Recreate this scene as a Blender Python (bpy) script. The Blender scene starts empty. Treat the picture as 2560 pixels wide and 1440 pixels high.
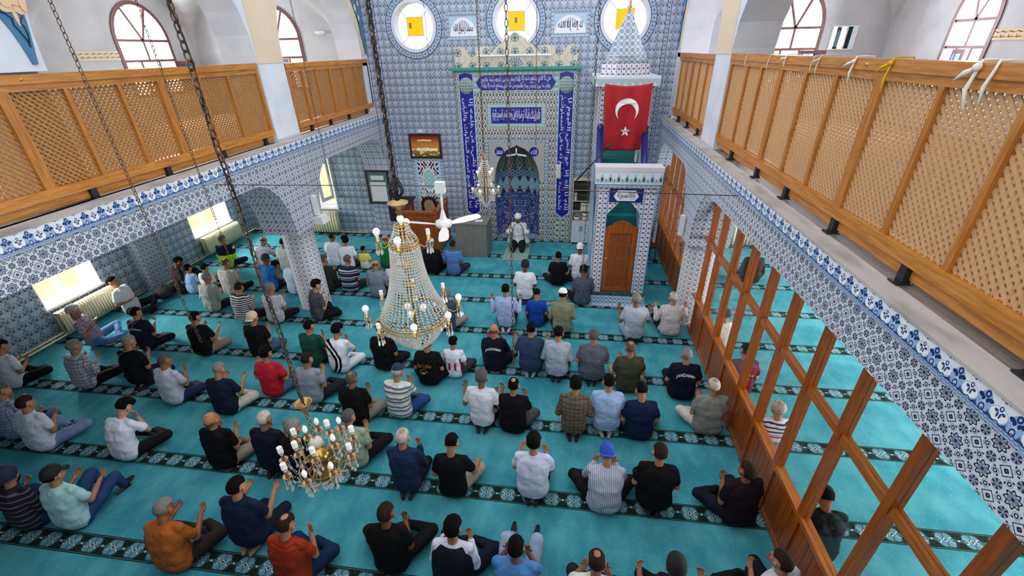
import bpy, math, random
from math import pi, sin, cos, sqrt, atan2, radians as R
from mathutils import Vector as V, Matrix, Euler, noise
from mathutils.geometry import tessellate_polygon
random.seed(7)
SC = bpy.context.scene; COL = SC.collection
# ---------------------------------------------------------------- camera
FPX = 1088.15; H = 5.0
_y, _p, _r = -0.13962, -0.501164, -0.0221245
FW = V((sin(_y)*cos(_p), cos(_y)*cos(_p), sin(_p))); RT = V((cos(_y), -sin(_y), 0)); UP = RT.cross(FW)
RT, UP = RT*cos(_r)+UP*sin(_r), UP*cos(_r)-RT*sin(_r)
CAM = V((0, 0, H))
cd = bpy.data.cameras.new('camera'); cd.sensor_width = 36; cd.lens = FPX*36/2560; cd.clip_start = .05; cd.clip_end = 200
co = bpy.data.objects.new('camera', cd); COL.objects.link(co); SC.camera = co
co.matrix_world = Matrix(((RT.x, UP.x, -FW.x, 0), (RT.y, UP.y, -FW.y, 0), (RT.z, UP.z, -FW.z, H), (0, 0, 0, 1)))
def ray(x, y): return FW + RT*((x-1280)/FPX) - UP*((y-720)/FPX)
def onX(x, y, X): d = ray(x, y); return CAM + d*(X/d.x)
def onY(x, y, Y): d = ray(x, y); return CAM + d*(Y/d.y)
def onZ(x, y, Z): d = ray(x, y); return CAM + d*((Z-H)/d.z)
# ---------------------------------------------------------------- world, exposure, lights
W = bpy.data.worlds.new('sky'); SC.world = W; W.use_nodes = True
bg = W.node_tree.nodes['Background']; bg.inputs[0].default_value = (.93, .96, 1.0, 1); bg.inputs[1].default_value = 1.5
SC.view_settings.view_transform = 'Standard'; SC.view_settings.look = 'None'
SC.view_settings.exposure = 0.28; SC.view_settings.gamma = 1
SC.cycles.max_bounces = 6; SC.cycles.diffuse_bounces = 4; SC.cycles.transparent_max_bounces = 12
SC.cycles.use_denoising = True
def lamp(name, kind, loc, rot, e, size=(1, 1), col=(1, 1, 1)):
    l = bpy.data.lights.new(name, kind); l.energy = e; l.color = col
    if kind == 'AREA': l.shape = 'RECTANGLE'; l.size, l.size_y = size
    if kind == 'SUN': l.angle = R(3)
    o = bpy.data.objects.new(name, l); COL.objects.link(o); o.location = loc; o.rotation_euler = rot; return o
# daylight that comes in through the side windows (outside the glass, facing in)
for i, yy in enumerate((6.65, 10.6)):
    lamp('window_daylight', 'AREA', (-10.75, yy, 1.5), (0, R(-90), 0), 170, (1.5, 1.1), (1, .99, .93))
for i, yy in enumerate((1.5, 4.6, 7.6, 10.4)):
    lamp('window_daylight', 'AREA', (7.3, yy, 1.7), (0, R(90), 0), 230, (1.8, 1.4), (1, .99, .95))
lamp('window_daylight', 'AREA', (-10.75, 10.6, 5.2), (0, R(-90), 0), 240, (1.5, 1.3))
lamp('window_daylight', 'AREA', (7.3, 9.9, 5.0), (0, R(90), 0), 480, (1.5, 1.0))
lamp('window_daylight', 'AREA', (-10.75, 4.5, 5.2), (0, R(-90), 0), 200, (1.5, 1.3))  # lamp added at the extra window to brighten the left gallery
lamp('window_daylight', 'AREA', (4.87, 12.75, 5.1), (R(-90), 0, 0), 380, (1.1, 1.3))
lamp('window_daylight', 'AREA', (-7.75, 12.75, 5.1), (R(-90), 0, 0), 220, (1.1, 1.3))
# ---------------------------------------------------------------- mesh builder
class MB:
    def __init__(s): s.v = []; s.f = []; s.sm = []; s.mi = []; s.m = 0
    def add(s, vs, fs, smooth=False):
        o = len(s.v); s.v.extend([tuple(p) for p in vs])
        for f in fs: s.f.append([i+o for i in f]); s.sm.append(smooth); s.mi.append(s.m)
        return s
    def box(s, a, b):
        x0, y0, z0 = a; x1, y1, z1 = b
        return s.add([(x0,y0,z0),(x1,y0,z0),(x1,y1,z0),(x0,y1,z0),(x0,y0,z1),(x1,y0,z1),(x1,y1,z1),(x0,y1,z1)],
                     [(0,3,2,1),(4,5,6,7),(0,1,5,4),(1,2,6,5),(2,3,7,6),(3,0,4,7)])
    def bar(s, p, q, w, h, up=V((0,0,1))):
        p = V(p); q = V(q); d = (q-p).normalized(); a = d.cross(V(up))
        if a.length < 1e-4: a = d.cross(V((1,0,0)))
        a.normalize(); b = a.cross(d).normalized(); vs = []
        for c in (p, q):
            for i, j in ((-1,-1),(1,-1),(1,1),(-1,1)): vs.append(c+a*(i*w/2)+b*(j*h/2))
        return s.add(vs, [(0,3,2,1),(4,5,6,7),(0,1,5,4),(1,2,6,5),(2,3,7,6),(3,0,4,7)])
    def tube(s, pts, r, n=8, closed=False, cap=True):
        pts = [V(p) for p in pts]; N = len(pts); rs = r if isinstance(r, (list, tuple)) else [r]*N
        vs = []; prev = None
        for i, p in enumerate(pts):
            if closed: t = pts[(i+1) % N]-pts[i-1]
            else: t = pts[min(i+1, N-1)]-pts[max(i-1, 0)]
            t.normalize()
            if prev is None: a = t.cross(V((0,0,1))) if abs(t.z) < .9 else t.cross(V((1,0,0)))
            else: a = prev-t*prev.dot(t)
            a.normalize(); prev = a; b = t.cross(a)
            for k in range(n): an = 2*pi*k/n; vs.append(p+a*(cos(an)*rs[i])+b*(sin(an)*rs[i]))
        fs = []
        for i in range(N if closed else N-1):
            for k in range(n):
                j = (i+1) % N; k2 = (k+1) % n; fs.append((i*n+k, i*n+k2, j*n+k2, j*n+k))
        s.add(vs, fs, True)
        if cap and not closed:
            o = len(s.v)-N*n; s.f.append([o+k for k in range(n)][::-1]); s.sm.append(False); s.mi.append(s.m)
            s.f.append([o+(N-1)*n+k for k in range(n)]); s.sm.append(False); s.mi.append(s.m)
        return s
    def lathe(s, prof, c=(0,0,0), n=16, smooth=True, sx=1, sy=1, a0=0, a1=2*pi):
        full = abs(a1-a0-2*pi) < 1e-6; m = n if full else n+1; vs = []
        for r, z in prof:
            for k in range(m): an = a0+(a1-a0)*k/n; vs.append((c[0]+r*cos(an)*sx, c[1]+r*sin(an)*sy, c[2]+z))
        fs = []
        for i in range(len(prof)-1):
            for k in range(n): k2 = (k+1) % m; fs.append((i*m+k, i*m+k2, (i+1)*m+k2, (i+1)*m+k))
        return s.add(vs, fs, smooth)
    def ball(s, c, r, n=10, m=6, sc=(1,1,1)):
        return s.lathe([(max(1e-4, r*sin(pi*i/m))*1, -r*cos(pi*i/m)*sc[2]) for i in range(m+1)], c, n, True, sc[0], sc[1])
    def plate(s, outer, holes, fmap, d, back=True):
        """outer/holes: 2D loops; fmap(u,v)->V ; d: thickness vector"""
        d = V(d); loops = [[V((p[0], p[1], 0)) for p in l] for l in [outer]+list(holes)]
        tris = tessellate_polygon(loops); flat = [p for l in loops for p in l]
        F = [fmap(p.x, p.y) for p in flat]
        s.add(F, [tuple(t) for t in tris])
        if back: s.add([p+d for p in F], [tuple(reversed(t)) for t in tris])
        for l in loops:
            n = len(l); P = [fmap(p.x, p.y) for p in l]
            s.add(P+[p+d for p in P], [(i, (i+1) % n, n+(i+1) % n, n+i) for i in range(n)])
        return s
    def build(s, name, mat=None, parent=None, loc=None):
        me = bpy.data.meshes.new(name); me.from_pydata(s.v, [], s.f)
        me.polygons.foreach_set('use_smooth', s.sm)
        for m in (mat if isinstance(mat, (list, tuple)) else [mat]):
            if m: me.materials.append(m)
        if isinstance(mat, (list, tuple)): me.polygons.foreach_set('material_index', s.mi)
        me.update(); o = bpy.data.objects.new(name, me); COL.objects.link(o)
        if parent: o.parent = parent
        if loc is not None: o.location = loc
        return o
def fixn(o):
    import bmesh
    b = bmesh.new(); b.from_mesh(o.data); bmesh.ops.recalc_face_normals(b, faces=b.faces); b.to_mesh(o.data); b.free(); return o
def tag(o, label=None, cat=None, group=None, kind=None):
    if label: o['label'] = label
    if cat: o['category'] = cat
    if group: o['group'] = group
    if kind: o['kind'] = kind
    return o
def struct(o): o['kind'] = 'structure'; return o
def thing(name, label, cat, loc=(0,0,0), rz=0, group=None):
    o = bpy.data.objects.new(name, None); COL.objects.link(o); o.location = loc; o.rotation_euler = (0,0,rz)
    o.empty_display_size = .2; return tag(o, label, cat, group)
def copy_tree(o, parent=None):
    c = o.copy(); COL.objects.link(c)
    if parent: c.parent = parent
    for ch in list(o.children): copy_tree(ch, c)
    return c
def arc(cx, cy, r, a0, a1, n=12, ry=None):
    ry = ry or r
    return [(cx+r*cos(a0+(a1-a0)*i/n), cy+ry*sin(a0+(a1-a0)*i/n)) for i in range(n+1)]
def circ(cx, cy, r, n=32, ry=None): return arc(cx, cy, r, 0, 2*pi*(n-1)/n, n-1, ry)
# ---------------------------------------------------------------- material expressions
def lin(h):
    h = h.lstrip('#'); c = [int(h[i:i+2], 16)/255 for i in (0, 2, 4)]
    return tuple(x/12.92 if x <= .04045 else ((x+.055)/1.055)**2.4 for x in c)+(1,)
class N:
    nt = None
    def __init__(s, k): s.k = k
    def __add__(s, o): return mth('ADD', s, o)
    __radd__ = __add__
    def __sub__(s, o): return mth('SUBTRACT', s, o)
    def __rsub__(s, o): return mth('SUBTRACT', o, s)
    def __mul__(s, o): return mth('MULTIPLY', s, o)
    __rmul__ = __mul__
    def __truediv__(s, o): return mth('DIVIDE', s, o)
    def __neg__(s): return mth('MULTIPLY', s, -1)
    def __lt__(s, o): return mth('LESS_THAN', s, o)
    def __gt__(s, o): return mth('GREATER_THAN', s, o)
def mth(op, *a):
    n = N.nt.nodes.new('ShaderNodeMath'); n.operation = op
    for i, x in enumerate(a):
        if isinstance(x, N): N.nt.links.new(x.k, n.inputs[i])
        else: n.inputs[i].default_value = x
    return N(n.outputs[0])
def nsin(a): return mth('SINE', a)
def ncos(a): return mth('COSINE', a)
def nabs(a): return mth('ABSOLUTE', a)
def nfr(a): return mth('FRACT', a)
def nmin(a, b): return mth('MINIMUM', a, b)
def nmax(a, b): return mth('MAXIMUM', a, b)
def nsq(a): return mth('MULTIPLY', a, a)
def nhyp(a, b): return mth('SQRT', nsq(a)+nsq(b))
def natan(y, x): return mth('ARCTAN2', y, x)
def cell(u, p, o=0.): return nfr((u-o)/p+.5)-.5         # -0.5..0.5 in a cell centred on o
def ell(a, b, ca, cb, ra, rb): return (nsq((a-ca)/ra)+nsq((b-cb)/rb)) < 1
def ring(r, r0, w): return nabs(r-r0) < w
def mixc(f, a, b):
    n = N.nt.nodes.new('ShaderNodeMix'); n.data_type = 'RGBA'
    if isinstance(f, N): N.nt.links.new(f.k, n.inputs[0])
    else: n.inputs[0].default_value = f
    for i, x in ((6, a), (7, b)):
        if isinstance(x, N): N.nt.links.new(x.k, n.inputs[i])
        else: n.inputs[i].default_value = lin(x) if isinstance(x, str) else x
    return N(n.outputs[2])
def coords(kind='Object'):
    t = N.nt.nodes.new('ShaderNodeTexCoord'); s = N.nt.nodes.new('ShaderNodeSeparateXYZ')
    N.nt.links.new(t.outputs[kind], s.inputs[0]); return [N(s.outputs[i]) for i in range(3)]
def normal():
    t = N.nt.nodes.new('ShaderNodeTexCoord'); s = N.nt.nodes.new('ShaderNodeSeparateXYZ')
    N.nt.links.new(t.outputs['Normal'], s.inputs[0]); return [N(s.outputs[i]) for i in range(3)]
def noise_n(scale, detail=3, sc=(1,1,1), rough=.5):
    t = N.nt.nodes.new('ShaderNodeTexCoord'); m = N.nt.nodes.new('ShaderNodeMapping'); m.inputs['Scale'].default_value = sc
    n = N.nt.nodes.new('ShaderNodeTexNoise'); n.inputs['Scale'].default_value = scale; n.inputs['Detail'].default_value = detail
    n.inputs['Roughness'].default_value = rough
    N.nt.links.new(t.outputs['Object'], m.inputs[0]); N.nt.links.new(m.outputs[0], n.inputs['Vector']); return N(n.outputs[0])
def sstep(x, a, b):
    n = N.nt.nodes.new('ShaderNodeMapRange'); n.interpolation_type = 'SMOOTHSTEP'
    N.nt.links.new(x.k, n.inputs[0]); n.inputs[1].default_value = a; n.inputs[2].default_value = b; return N(n.outputs[0])
MATS = {}
def mat(name, fn=None, rough=.5, col=None, metal=0, bump=None, spec=None, trans=0, alpha=1, emit=None):
    if name in MATS: return MATS[name]
    m = bpy.data.materials.new(name); m.use_nodes = True; N.nt = m.node_tree; b = m.node_tree.nodes['Principled BSDF']
    b.inputs['Roughness'].default_value = rough; b.inputs['Metallic'].default_value = metal
    if spec is not None: b.inputs['Specular IOR Level'].default_value = spec
    if trans: b.inputs['Transmission Weight'].default_value = trans
    if alpha < 1: b.inputs['Alpha'].default_value = alpha
    if col: b.inputs['Base Color'].default_value = lin(col) if isinstance(col, str) else col
    if emit: b.inputs['Emission Color'].default_value = lin(emit[0]); b.inputs['Emission Strength'].default_value = emit[1]
    if fn:
        c = fn()
        if isinstance(c, tuple): c, r = c; m.node_tree.links.new(r.k, b.inputs['Roughness'])
        m.node_tree.links.new(c.k, b.inputs['Base Color'])
    if bump:
        h, st, di = bump(); n = m.node_tree.nodes.new('ShaderNodeBump'); n.inputs['Strength'].default_value = st; n.inputs['Distance'].default_value = di
        m.node_tree.links.new(h.k, n.inputs['Height']); m.node_tree.links.new(n.outputs[0], b.inputs['Normal'])
    MATS[name] = m; return m
def uv_wall():
    x, y, z = coords(); nx, ny, nz = normal(); s = nabs(nx) > .7; h = nabs(nz) > .7
    u = y*s+x*(1-s); v = z*(1-h)+y*h
    u = u*(1-h)+x*h
    return u, v
# ---- tile patterns
def p_ogee(bgc, dk, md, P=.177, ox=0., oz=0.):
    def f():
        u, v = uv_wall(); a = nabs(cell(u, P, ox)); b = cell(v, P, oz)
        c = mixc(noise_n(1.2, 2)*.5+.1, bgc, '#c3cbdb')
        c = mixc(ring(nabs((.5-a)/.12)+nabs((b+.02)/.3), 1, .12), c, md)                 # pale side buds
        c = mixc(ell(a, b, 0, .02, .19, .2), c, md); c = mixc(ring(nhyp(a, b-.02), .12, .02), c, bgc)
        c = mixc(mth('MULTIPLY', nabs(a*1.15+b-.5) < .07, (b > .2)*(a > .03)), c, md)    # chevrons
        c = mixc(nhyp(a, b-.36) < .035, c, dk)
        c = mixc(mth('MULTIPLY', nabs(a-nabs(b+.4)) < .04, a < .2), c, md)              # crossing lattice
        c = mixc(mth('MULTIPLY', nabs(a-.31-(b+.1)*.2) < .04, nabs(b+.03) < .16), c, md)
        d = nhyp(a-.27, b+.17); c = mixc(d < .1, c, dk); c = mixc(d < .022, c, bgc)
        return c
    return f
def p_lace(dark='#1c2547', P=.184, ox=0., oz=0., grey='#949bb0', white='#d3d7e1'):
    def f():
        u, v = uv_wall(); a = nabs(cell(u, P, ox)); b = nabs(cell(v, P, oz))
        r = nhyp(a, b); th = natan(b, a); c = white
        c = mixc(r < .17, c, grey); c = mixc(nsin(th*8)*(r < .15)*(r > .05) > .3, c, '#6a7290'); c = mixc(r < .05, c, dark)
        c = mixc(ring(r+ncos(th*8)*.035, .205, .027), c, dark)                          # star ring
        for ca, cb in ((.5, 0), (0, .5)):                                               # palmettes
            d = nhyp(a-ca, b-cb); t2 = natan(b-cb, a-ca)
            c = mixc(d < .16, c, grey); c = mixc((d < .15)*(d > .045)*(ncos(t2*6) > .1), c, dark)
        d = nabs(a-.5)+nabs(b-.5); c = mixc(ring(d, .2, .02), c, dark); c = mixc(nhyp(d*.7, nabs(a-b)*.7)*(1) < .0, c, dark)
        q = nhyp(nabs(a-.5)-.055, b-.5)*(nhyp(a-.5, nabs(b-.5)-.055)); c = mixc(q < .0022, c, dark)
        d = nhyp(a-.27, b-.27); c = mixc(ring(d, .05, .018), c, dark); c = mixc(ring(d, .1, .01), c, grey)
        c = mixc(ell(a, b, .38, .2, .025, .04), c, dark); c = mixc(ell(a, b, .2, .38, .04, .025), c, dark)
        c = mixc(ring(nabs(a-.36)+nabs(b-.36), .06, .012), c, grey)
        return c
    return f
def p_rings(bgc='#b9c2d2', dark='#3a4462', P=.115):
    def f():
        u, v = uv_wall(); a = nabs(cell(u, P)); b = nabs(cell(v, P)); r = nhyp(a, b); c = bgc
        c = mixc(ring(r, .24, .055), c, dark); c = mixc(r < .09, c, dark)
        r2 = nhyp(a-.5, b-.5); c = mixc(ring(r2+ncos(natan(b-.5, a-.5)*4)*.05, .17, .045), c, dark)
        c = mixc(ring(nabs(a-.5)+nabs(b), .14, .03), c, '#8892ab')
        return c
    return f
def p_border(z0, hh, oy, P=.184, sg=1):
    def f():
        x, y, z = coords(); a = nabs(cell(y, P, oy)); w = (z-z0)/hh; e = .5-a
        c = '#e4e8f0'
        c = mixc(w < .40-e*.0, c, '#3e5a93')
        c = mixc(ell(a, w, 0, .5, .21, .42), c, '#8fb2dc')
        c = mixc(ell(a, w, .5, .46, .30, .27), c, '#8fb2dc'); c = mixc(ell(a, w, .5, .47, .265, .235), c, '#f0f2f6')
        c = mixc(ell(a, w, 0, .36, .075, .2), c, '#b9cbe6'); c = mixc(ring(nhyp(a/.6, (w-.3)), .12, .03), c, '#22356e')
        for k in ((0, .80, .085, .13), (.16, .66, .085, .075), (.07, .60, .05, .08)): c = mixc(ell(a, w, *k), c, '#1d2d66')
        c = mixc(ell(a, w, 0, .80, .035, .06), c, '#9fc0e6')
        for k in ((.5, .68, .06, .1), (.39, .56, .06, .055), (.46, .45, .03, .1)): c = mixc(ell(a, w, *k), c, '#33467e')
        c = mixc(ell(a, w, .5, .69, .025, .05), c, '#e4e8f0')
        c = mixc(ell(a, w, .5, .93, .05, .04), c, '#8b6a78'); c = mixc(ell(a, w, .38, .95, .04, .02), c, '#8b6a78')
        c = mixc(nabs(w-.23-nsin(y*(2*pi/.046))*.035) < .02, c, '#14224f')
        c = mixc(w < .17, c, '#9fb4d4'); c = mixc(nabs(w-.08-nabs(cell(y, .03))*.1) < .018, c, '#5d7099'); c = mixc(w < .015, c, '#5878ac')
        return c
    return f
def p_wave(R0):
    def f():
        x, y, z = coords(); u = natan(y, x)*R0
        w = nfr(z/.105+nsin(u*(2*pi/.105))*.17); c = '#d3d5dc'
        c = mixc(nabs(w-.5) < .10, c, '#3d4050'); c = mixc(nabs(w-.5) < .035, c, '#e9e9ee')
        c = mixc(ring(nhyp(cell(u, .105, .02)*.105, (w-.05)*.1), .018, .006), c, '#54586c')
        c = mixc(nhyp(cell(u, .105, .052)*.105, (w-.12)*.1) < .012, c, '#2c2f40')
        return c
    return f
def p_cream():
    def f():
        u, v = uv_wall(); P = .165; a = nabs(cell(u, P, -1.49)); b = cell(v, P*1.15); c = '#cfccc6'
        c = mixc(ring(nabs(ncos(v*(pi/(P*1.15))))*.33+.08-a, .0, .045), c, '#3a3f4c')
        c = mixc(ell(a, b, 0, 0, .17, .25), c, '#4b5060'); c = mixc(ell(a, b, 0, .02, .07, .12), c, '#9a9a92')
        c = mixc(ring(nhyp(a-.5, b-.5), .16, .045), c, '#454a5c'); c = mixc(ell(a, b, .5, 0, .07, .16), c, '#596070')
        c = mixc(nhyp(a-.3, nabs(b)-.38) < .05, c, '#2d3446')
        return c
    return f
def p_violet():
    def f():
        u, v = uv_wall(); a = nabs(u+1.49)
        s1 = nsin(a*26+nsin(v*17)*1.7); s2 = nsin(v*21+nsin(a*24)*1.9); c = '#2a2c7c'
        c = mixc(nabs(s1*s2) < .10, c, '#aeb2dc'); c = mixc(s1*s2 > .82, c, '#c9cbe8'); c = mixc(s1*s2 < -.86, c, '#3fa0a8')
        return c
    return f
def p_floret(bgc, dark, acc, P=.1):
    def f():
        u, v = uv_wall(); a = nabs(cell(u, P)); b = nabs(cell(v, P)); r = nhyp(a, b); th = natan(b, a); c = bgc
        c = mixc(r < ncos(th*4)*.06+.2, c, dark); c = mixc(r < .08, c, acc)
        c = mixc(ell(a, b, .5, .5, .12, .2), c, acc); c = mixc(ring(nabs(a-.5)+b, .24, .04), c, dark)
        return c
    return f
def p_wood(c1, c2, sc=(1, 1, 1), s=6, axis=2):
    k = [9., 9., 9.]; k[axis] = .7
    def f():
        n = noise_n(s, 4, tuple(k[i]*sc[i] for i in range(3)), .6); g = noise_n(1.3, 2)
        c = mixc(sstep(n, .3, .72), c1, c2); return mixc(g*.35, c, c2)
    return f
TG = .28
M = dict(
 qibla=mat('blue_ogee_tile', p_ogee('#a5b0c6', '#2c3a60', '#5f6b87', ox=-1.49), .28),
 dim=mat('shaded_blue_green_ogee_tile', p_ogee('#98abb9', '#26394d', '#50677c', P=.2), .3),  # ogee tile darkened: the aisles' shade is put into its colour
 lace=mat('navy_lace_tile', p_lace(), .3), laceR=mat('navy_lace_tile_pale', p_lace(oz=.09), .3),
 ringt=mat('ring_tile', p_rings(), .3), ringp=mat('ring_tile_pale', p_rings('#b4c6dd', '#4a6494', .12), .3),
 wave=mat('wavy_scroll_tile', p_wave(.32), .35),
 cream=mat('cream_arabesque_tile', p_cream(), .25), violet=mat('violet_arabesque_tile', p_violet(), .25),
 floret=mat('white_floret_tile', p_floret('#d9dce6', '#3a4068', '#8a4550', .1), .3),
 floretb=mat('blue_floret_tile', p_floret('#c0d2e4', '#2f4a80', '#5a86b4', .09), .3),
 white=mat('white_plaster', lambda: mixc(sstep(noise_n(2.5, 4), .35, .75), '#d3d8e2', '#c6ccd8'), .85),
 grey=mat('grey_plaster', lambda: mixc(sstep(noise_n(1.6, 5), .3, .8), '#c2c6cc', '#aeb3ba'), .9),
 creamp=mat('cream_plaster', lambda: mixc(noise_n(2, 3), '#dccbb2', '#d2bfa6'), .85),
 ledge=mat('grey_marble_ledge', lambda: mixc(sstep(noise_n(5, 6, (1, .4, 1)), .4, .75), '#b3afad', '#8f8a88'), .6),
 shelfw=mat('weathered_grey_board', p_wood('#8b7b72', '#6d5e57', s=5, axis=1), .7),
 oak=mat('golden_oak', p_wood('#c98a3f', '#a2621f', s=5, axis=1), .38),
 oakz=mat('golden_oak_upright', p_wood('#c08239', '#9a5d20', s=5, axis=2), .38),
 slat=mat('pale_lattice_wood', p_wood('#cda377', '#bb8e60', s=7, axis=2), .55),
 slatd=mat('brown_lattice_wood', p_wood('#b98343', '#98652c', s=7, axis=2), .5),
 pine=mat('varnished_pine', p_wood('#ad5c20', '#84400f', s=5, axis=2), .3),
 piney=mat('varnished_pine_rail', p_wood('#b96f2a', '#924c14', s=5, axis=1), .3),
 walnut=mat('reddish_wood', p_wood('#a85a24', '#84401a', s=5, axis=2), .35),
 chain=mat('rusty_chain_iron', lambda: mixc(sstep(noise_n(30, 3), .4, .65), '#4a423d', '#7b5a48'), .5, metal=.6),
 black=mat('black_plastic', col='#16161a', rough=.5), dgrey=mat('dark_steel', col='#2c2c30', rough=.45, metal=.5),
 wplast=mat('white_plastic', col='#e6e6e4', rough=.4), enamel=mat('cream_radiator_enamel', col='#d9d3b4', rough=.35),
 pvc=mat('white_window_frame', col='#e3e4ea', rough=.4), plum=mat('plum_painted_frame', col='#6b4444', rough=.5),
 gold=mat('polished_brass', col='#c8a455', rough=.25, metal=1), bronze=mat('aged_brass', col='#b08f62', rough=.35, metal=.9),
 paint=mat('teal_blue_paint', lambda: mixc(sstep(noise_n(1.5, 3), .3, .7), '#3f7f9f', '#4a6f9c'), .8),
 red=mat('flag_red', col='#b0151f', rough=.75), wht=mat('white_paint', col='#eeeeee', rough=.6),
 navyt=mat('navy_glazed_tile', col='#1f2a6e', rough=.25), bluet=mat('cobalt_inscription_tile', lambda: mixc(sstep(noise_n(14, 3), .45, .7), '#25218c', '#2f35a0'), .22),
 skyt=mat('pale_blue_tile', col='#a9c6df', rough=.3), tealt=mat('teal_green_tile', col='#3f9a92', rough=.3),
)
def ior_fix(nt, f, ior):        # same reflectance on both faces of a pane
    g = nt.nodes.new('ShaderNodeNewGeometry'); r = nt.nodes.new('ShaderNodeMapRange'); nt.links.new(g.outputs['Backfacing'], r.inputs[0])
    r.inputs[3].default_value = ior; r.inputs[4].default_value = 1/ior; nt.links.new(r.outputs[0], f.inputs[0])
def glass(name, col=(1, 1, 1, 1), tr=.9):
    m = bpy.data.materials.new(name); m.use_nodes = True; nt = m.node_tree; nt.nodes.remove(nt.nodes['Principled BSDF'])
    t = nt.nodes.new('ShaderNodeBsdfTransparent'); t.inputs[0].default_value = col; g = nt.nodes.new('ShaderNodeBsdfGlossy'); g.inputs['Roughness'].default_value = .05
    f = nt.nodes.new('ShaderNodeFresnel'); ior_fix(nt, f, 1.35)
    x = nt.nodes.new('ShaderNodeMixShader'); nt.links.new(f.outputs[0], x.inputs[0]); nt.links.new(t.outputs[0], x.inputs[1]); nt.links.new(g.outputs[0], x.inputs[2])
    nt.links.new(x.outputs[0], nt.nodes['Material Output'].inputs[0]); return m
GL = glass('clear_glass'); GLB = glass('blue_film_glass', (.35, .55, .9, 1)); GLO = glass('amber_glass', (1, .62, .06, 1))
CRYS = bpy.data.materials.new('crystal'); CRYS.use_nodes = True; _n = CRYS.node_tree; _b = _n.nodes['Principled BSDF']
_b.inputs['Base Color'].default_value = (.82, .82, .78, 1); _b.inputs['Roughness'].default_value = .12; _b.inputs['Metallic'].default_value = .35
_a = _n.nodes.new('ShaderNodeBsdfTransparent'); _c = _n.nodes.new('ShaderNodeMixShader'); _c.inputs[0].default_value = .62
_n.links.new(_a.outputs[0], _c.inputs[1]); _n.links.new(_b.outputs[0], _c.inputs[2]); _n.links.new(_c.outputs[0], _n.nodes['Material Output'].inputs[0])
def carpet():
    x, y, z = coords(); s = cell(y, 1.21, 3.573)*1.21; fx = cell(x, .28, -.895)*.28
    r = nhyp(fx, s); th = natan(s, fx); n1 = noise_n(.7, 3, (1, 2.2, 1)); n2 = noise_n(5, 4, (1, .5, 1)); n3 = noise_n(160, 2)
    c = mixc(sstep(n1*.55+n2*.45, .36, .64), '#36899a', '#57a9b3'); c = mixc(n3*.3, c, '#257c8c')
    d = nmin(nhyp(cell(x, .14)*.14, cell(y, .2)*.2), nhyp(cell(x, .14, .07)*.14, cell(y, .2, .1)*.2))
    c = mixc((d < .0065)*.4, c, '#9fd6d6')
    g = mixc(noise_n(30, 2), '#0d1a1a', '#1d332c')
    g = mixc(nabs(fx)+nabs(s)*1.4 < .135, g, '#3c5f68')
    g = mixc(r < .105*(.78+nabs(nsin(th*4)*.0+ncos(th*4))*.0)+nabs(nsin(th*2))*.022-.006, g, '#5f8f9f')
    g = mixc(ring(nhyp(nabs(fx)-.045, nabs(s)-.05), .042, .0035), g, '#27505c')
    g = mixc(ring(nhyp(nabs(fx)-.078, nabs(s)), .034, .003)*(nabs(fx) < .085), g, '#cfe0da')
    g = mixc(nabs(fx)+nabs(s) < .028, g, '#d7e4de'); g = mixc(nabs(fx)+nabs(s) < .018, g, '#0d1a1a')
    g = mixc(nhyp(nabs(fx)-.14, s) < .012, g, '#c9d6cf'); g = mixc(ring(nabs(s), .104, .0025), g, '#5c8f80')
    return mixc(nabs(s) < .118, c, g)
M['carpet'] = mat('teal_prayer_carpet', carpet, .95, spec=.1)
# ================================================================ THE SETTING
YW = 12.15; XL = -10.15; XR = 6.85; AL = -5.15; AR = 2.2
mY = lambda Y: (lambda u, v: V((u, Y, v)))
mX = lambda X: (lambda u, v: V((X, u, v)))
struct(MB().box((XL-.5, -3, -.2), (XR+.5, YW+.9, 0)).build('floor', M['carpet']))
struct(MB().box((-60, -30, -1.2), (60, 60, -.9)).build('courtyard', mat('pale_yard_paving', lambda: mixc(noise_n(.5, 4), '#e8e2a8', '#cfd98e'), .9)))
struct(MB().box((XL, -3, 3.12), (XR, .45, 3.5)).build('floor_gallery_back', M['shelfw']))
struct(MB().box((XL, -3.2, 0), (XR, -3, 3.5)).build('wall_back', M['grey'] if False else M['white']))
# qibla wall of the nave with three round windows and the niche
CXM = -1.49
RW = [(-4.02, 5.55), (-1.47, 5.6), (1.10, 5.58)]
def parch(cx, hw, z0, zs, za, n=10):
    """pointed arch outline, from bottom left, clockwise over the apex"""
    pts = [(cx-hw, z0)]; h = za-zs
    for i in range(n+1): t = i/n; pts.append((cx-hw*(cos(t*pi/2)**.9), zs+h*(sin(t*pi/2)*.86+.14*t)))
    for i in range(n-1, -1, -1): t = i/n; pts.append((cx+hw*(cos(t*pi/2)**.9), zs+h*(sin(t*pi/2)*.86+.14*t)))
    pts.append((cx+hw, z0)); return pts
NA = parch(CXM, .63, .02, 1.72, 2.68)
wq = MB().plate([(-5.9, 0), (2.95, 0), (2.95, 7.2), (-5.9, 7.2)], [circ(x, z, .56, 40) for x, z in RW]+[NA], mY(YW), (0, .35, 0))
struct(wq.build('wall_front', M['qibla']))
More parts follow.
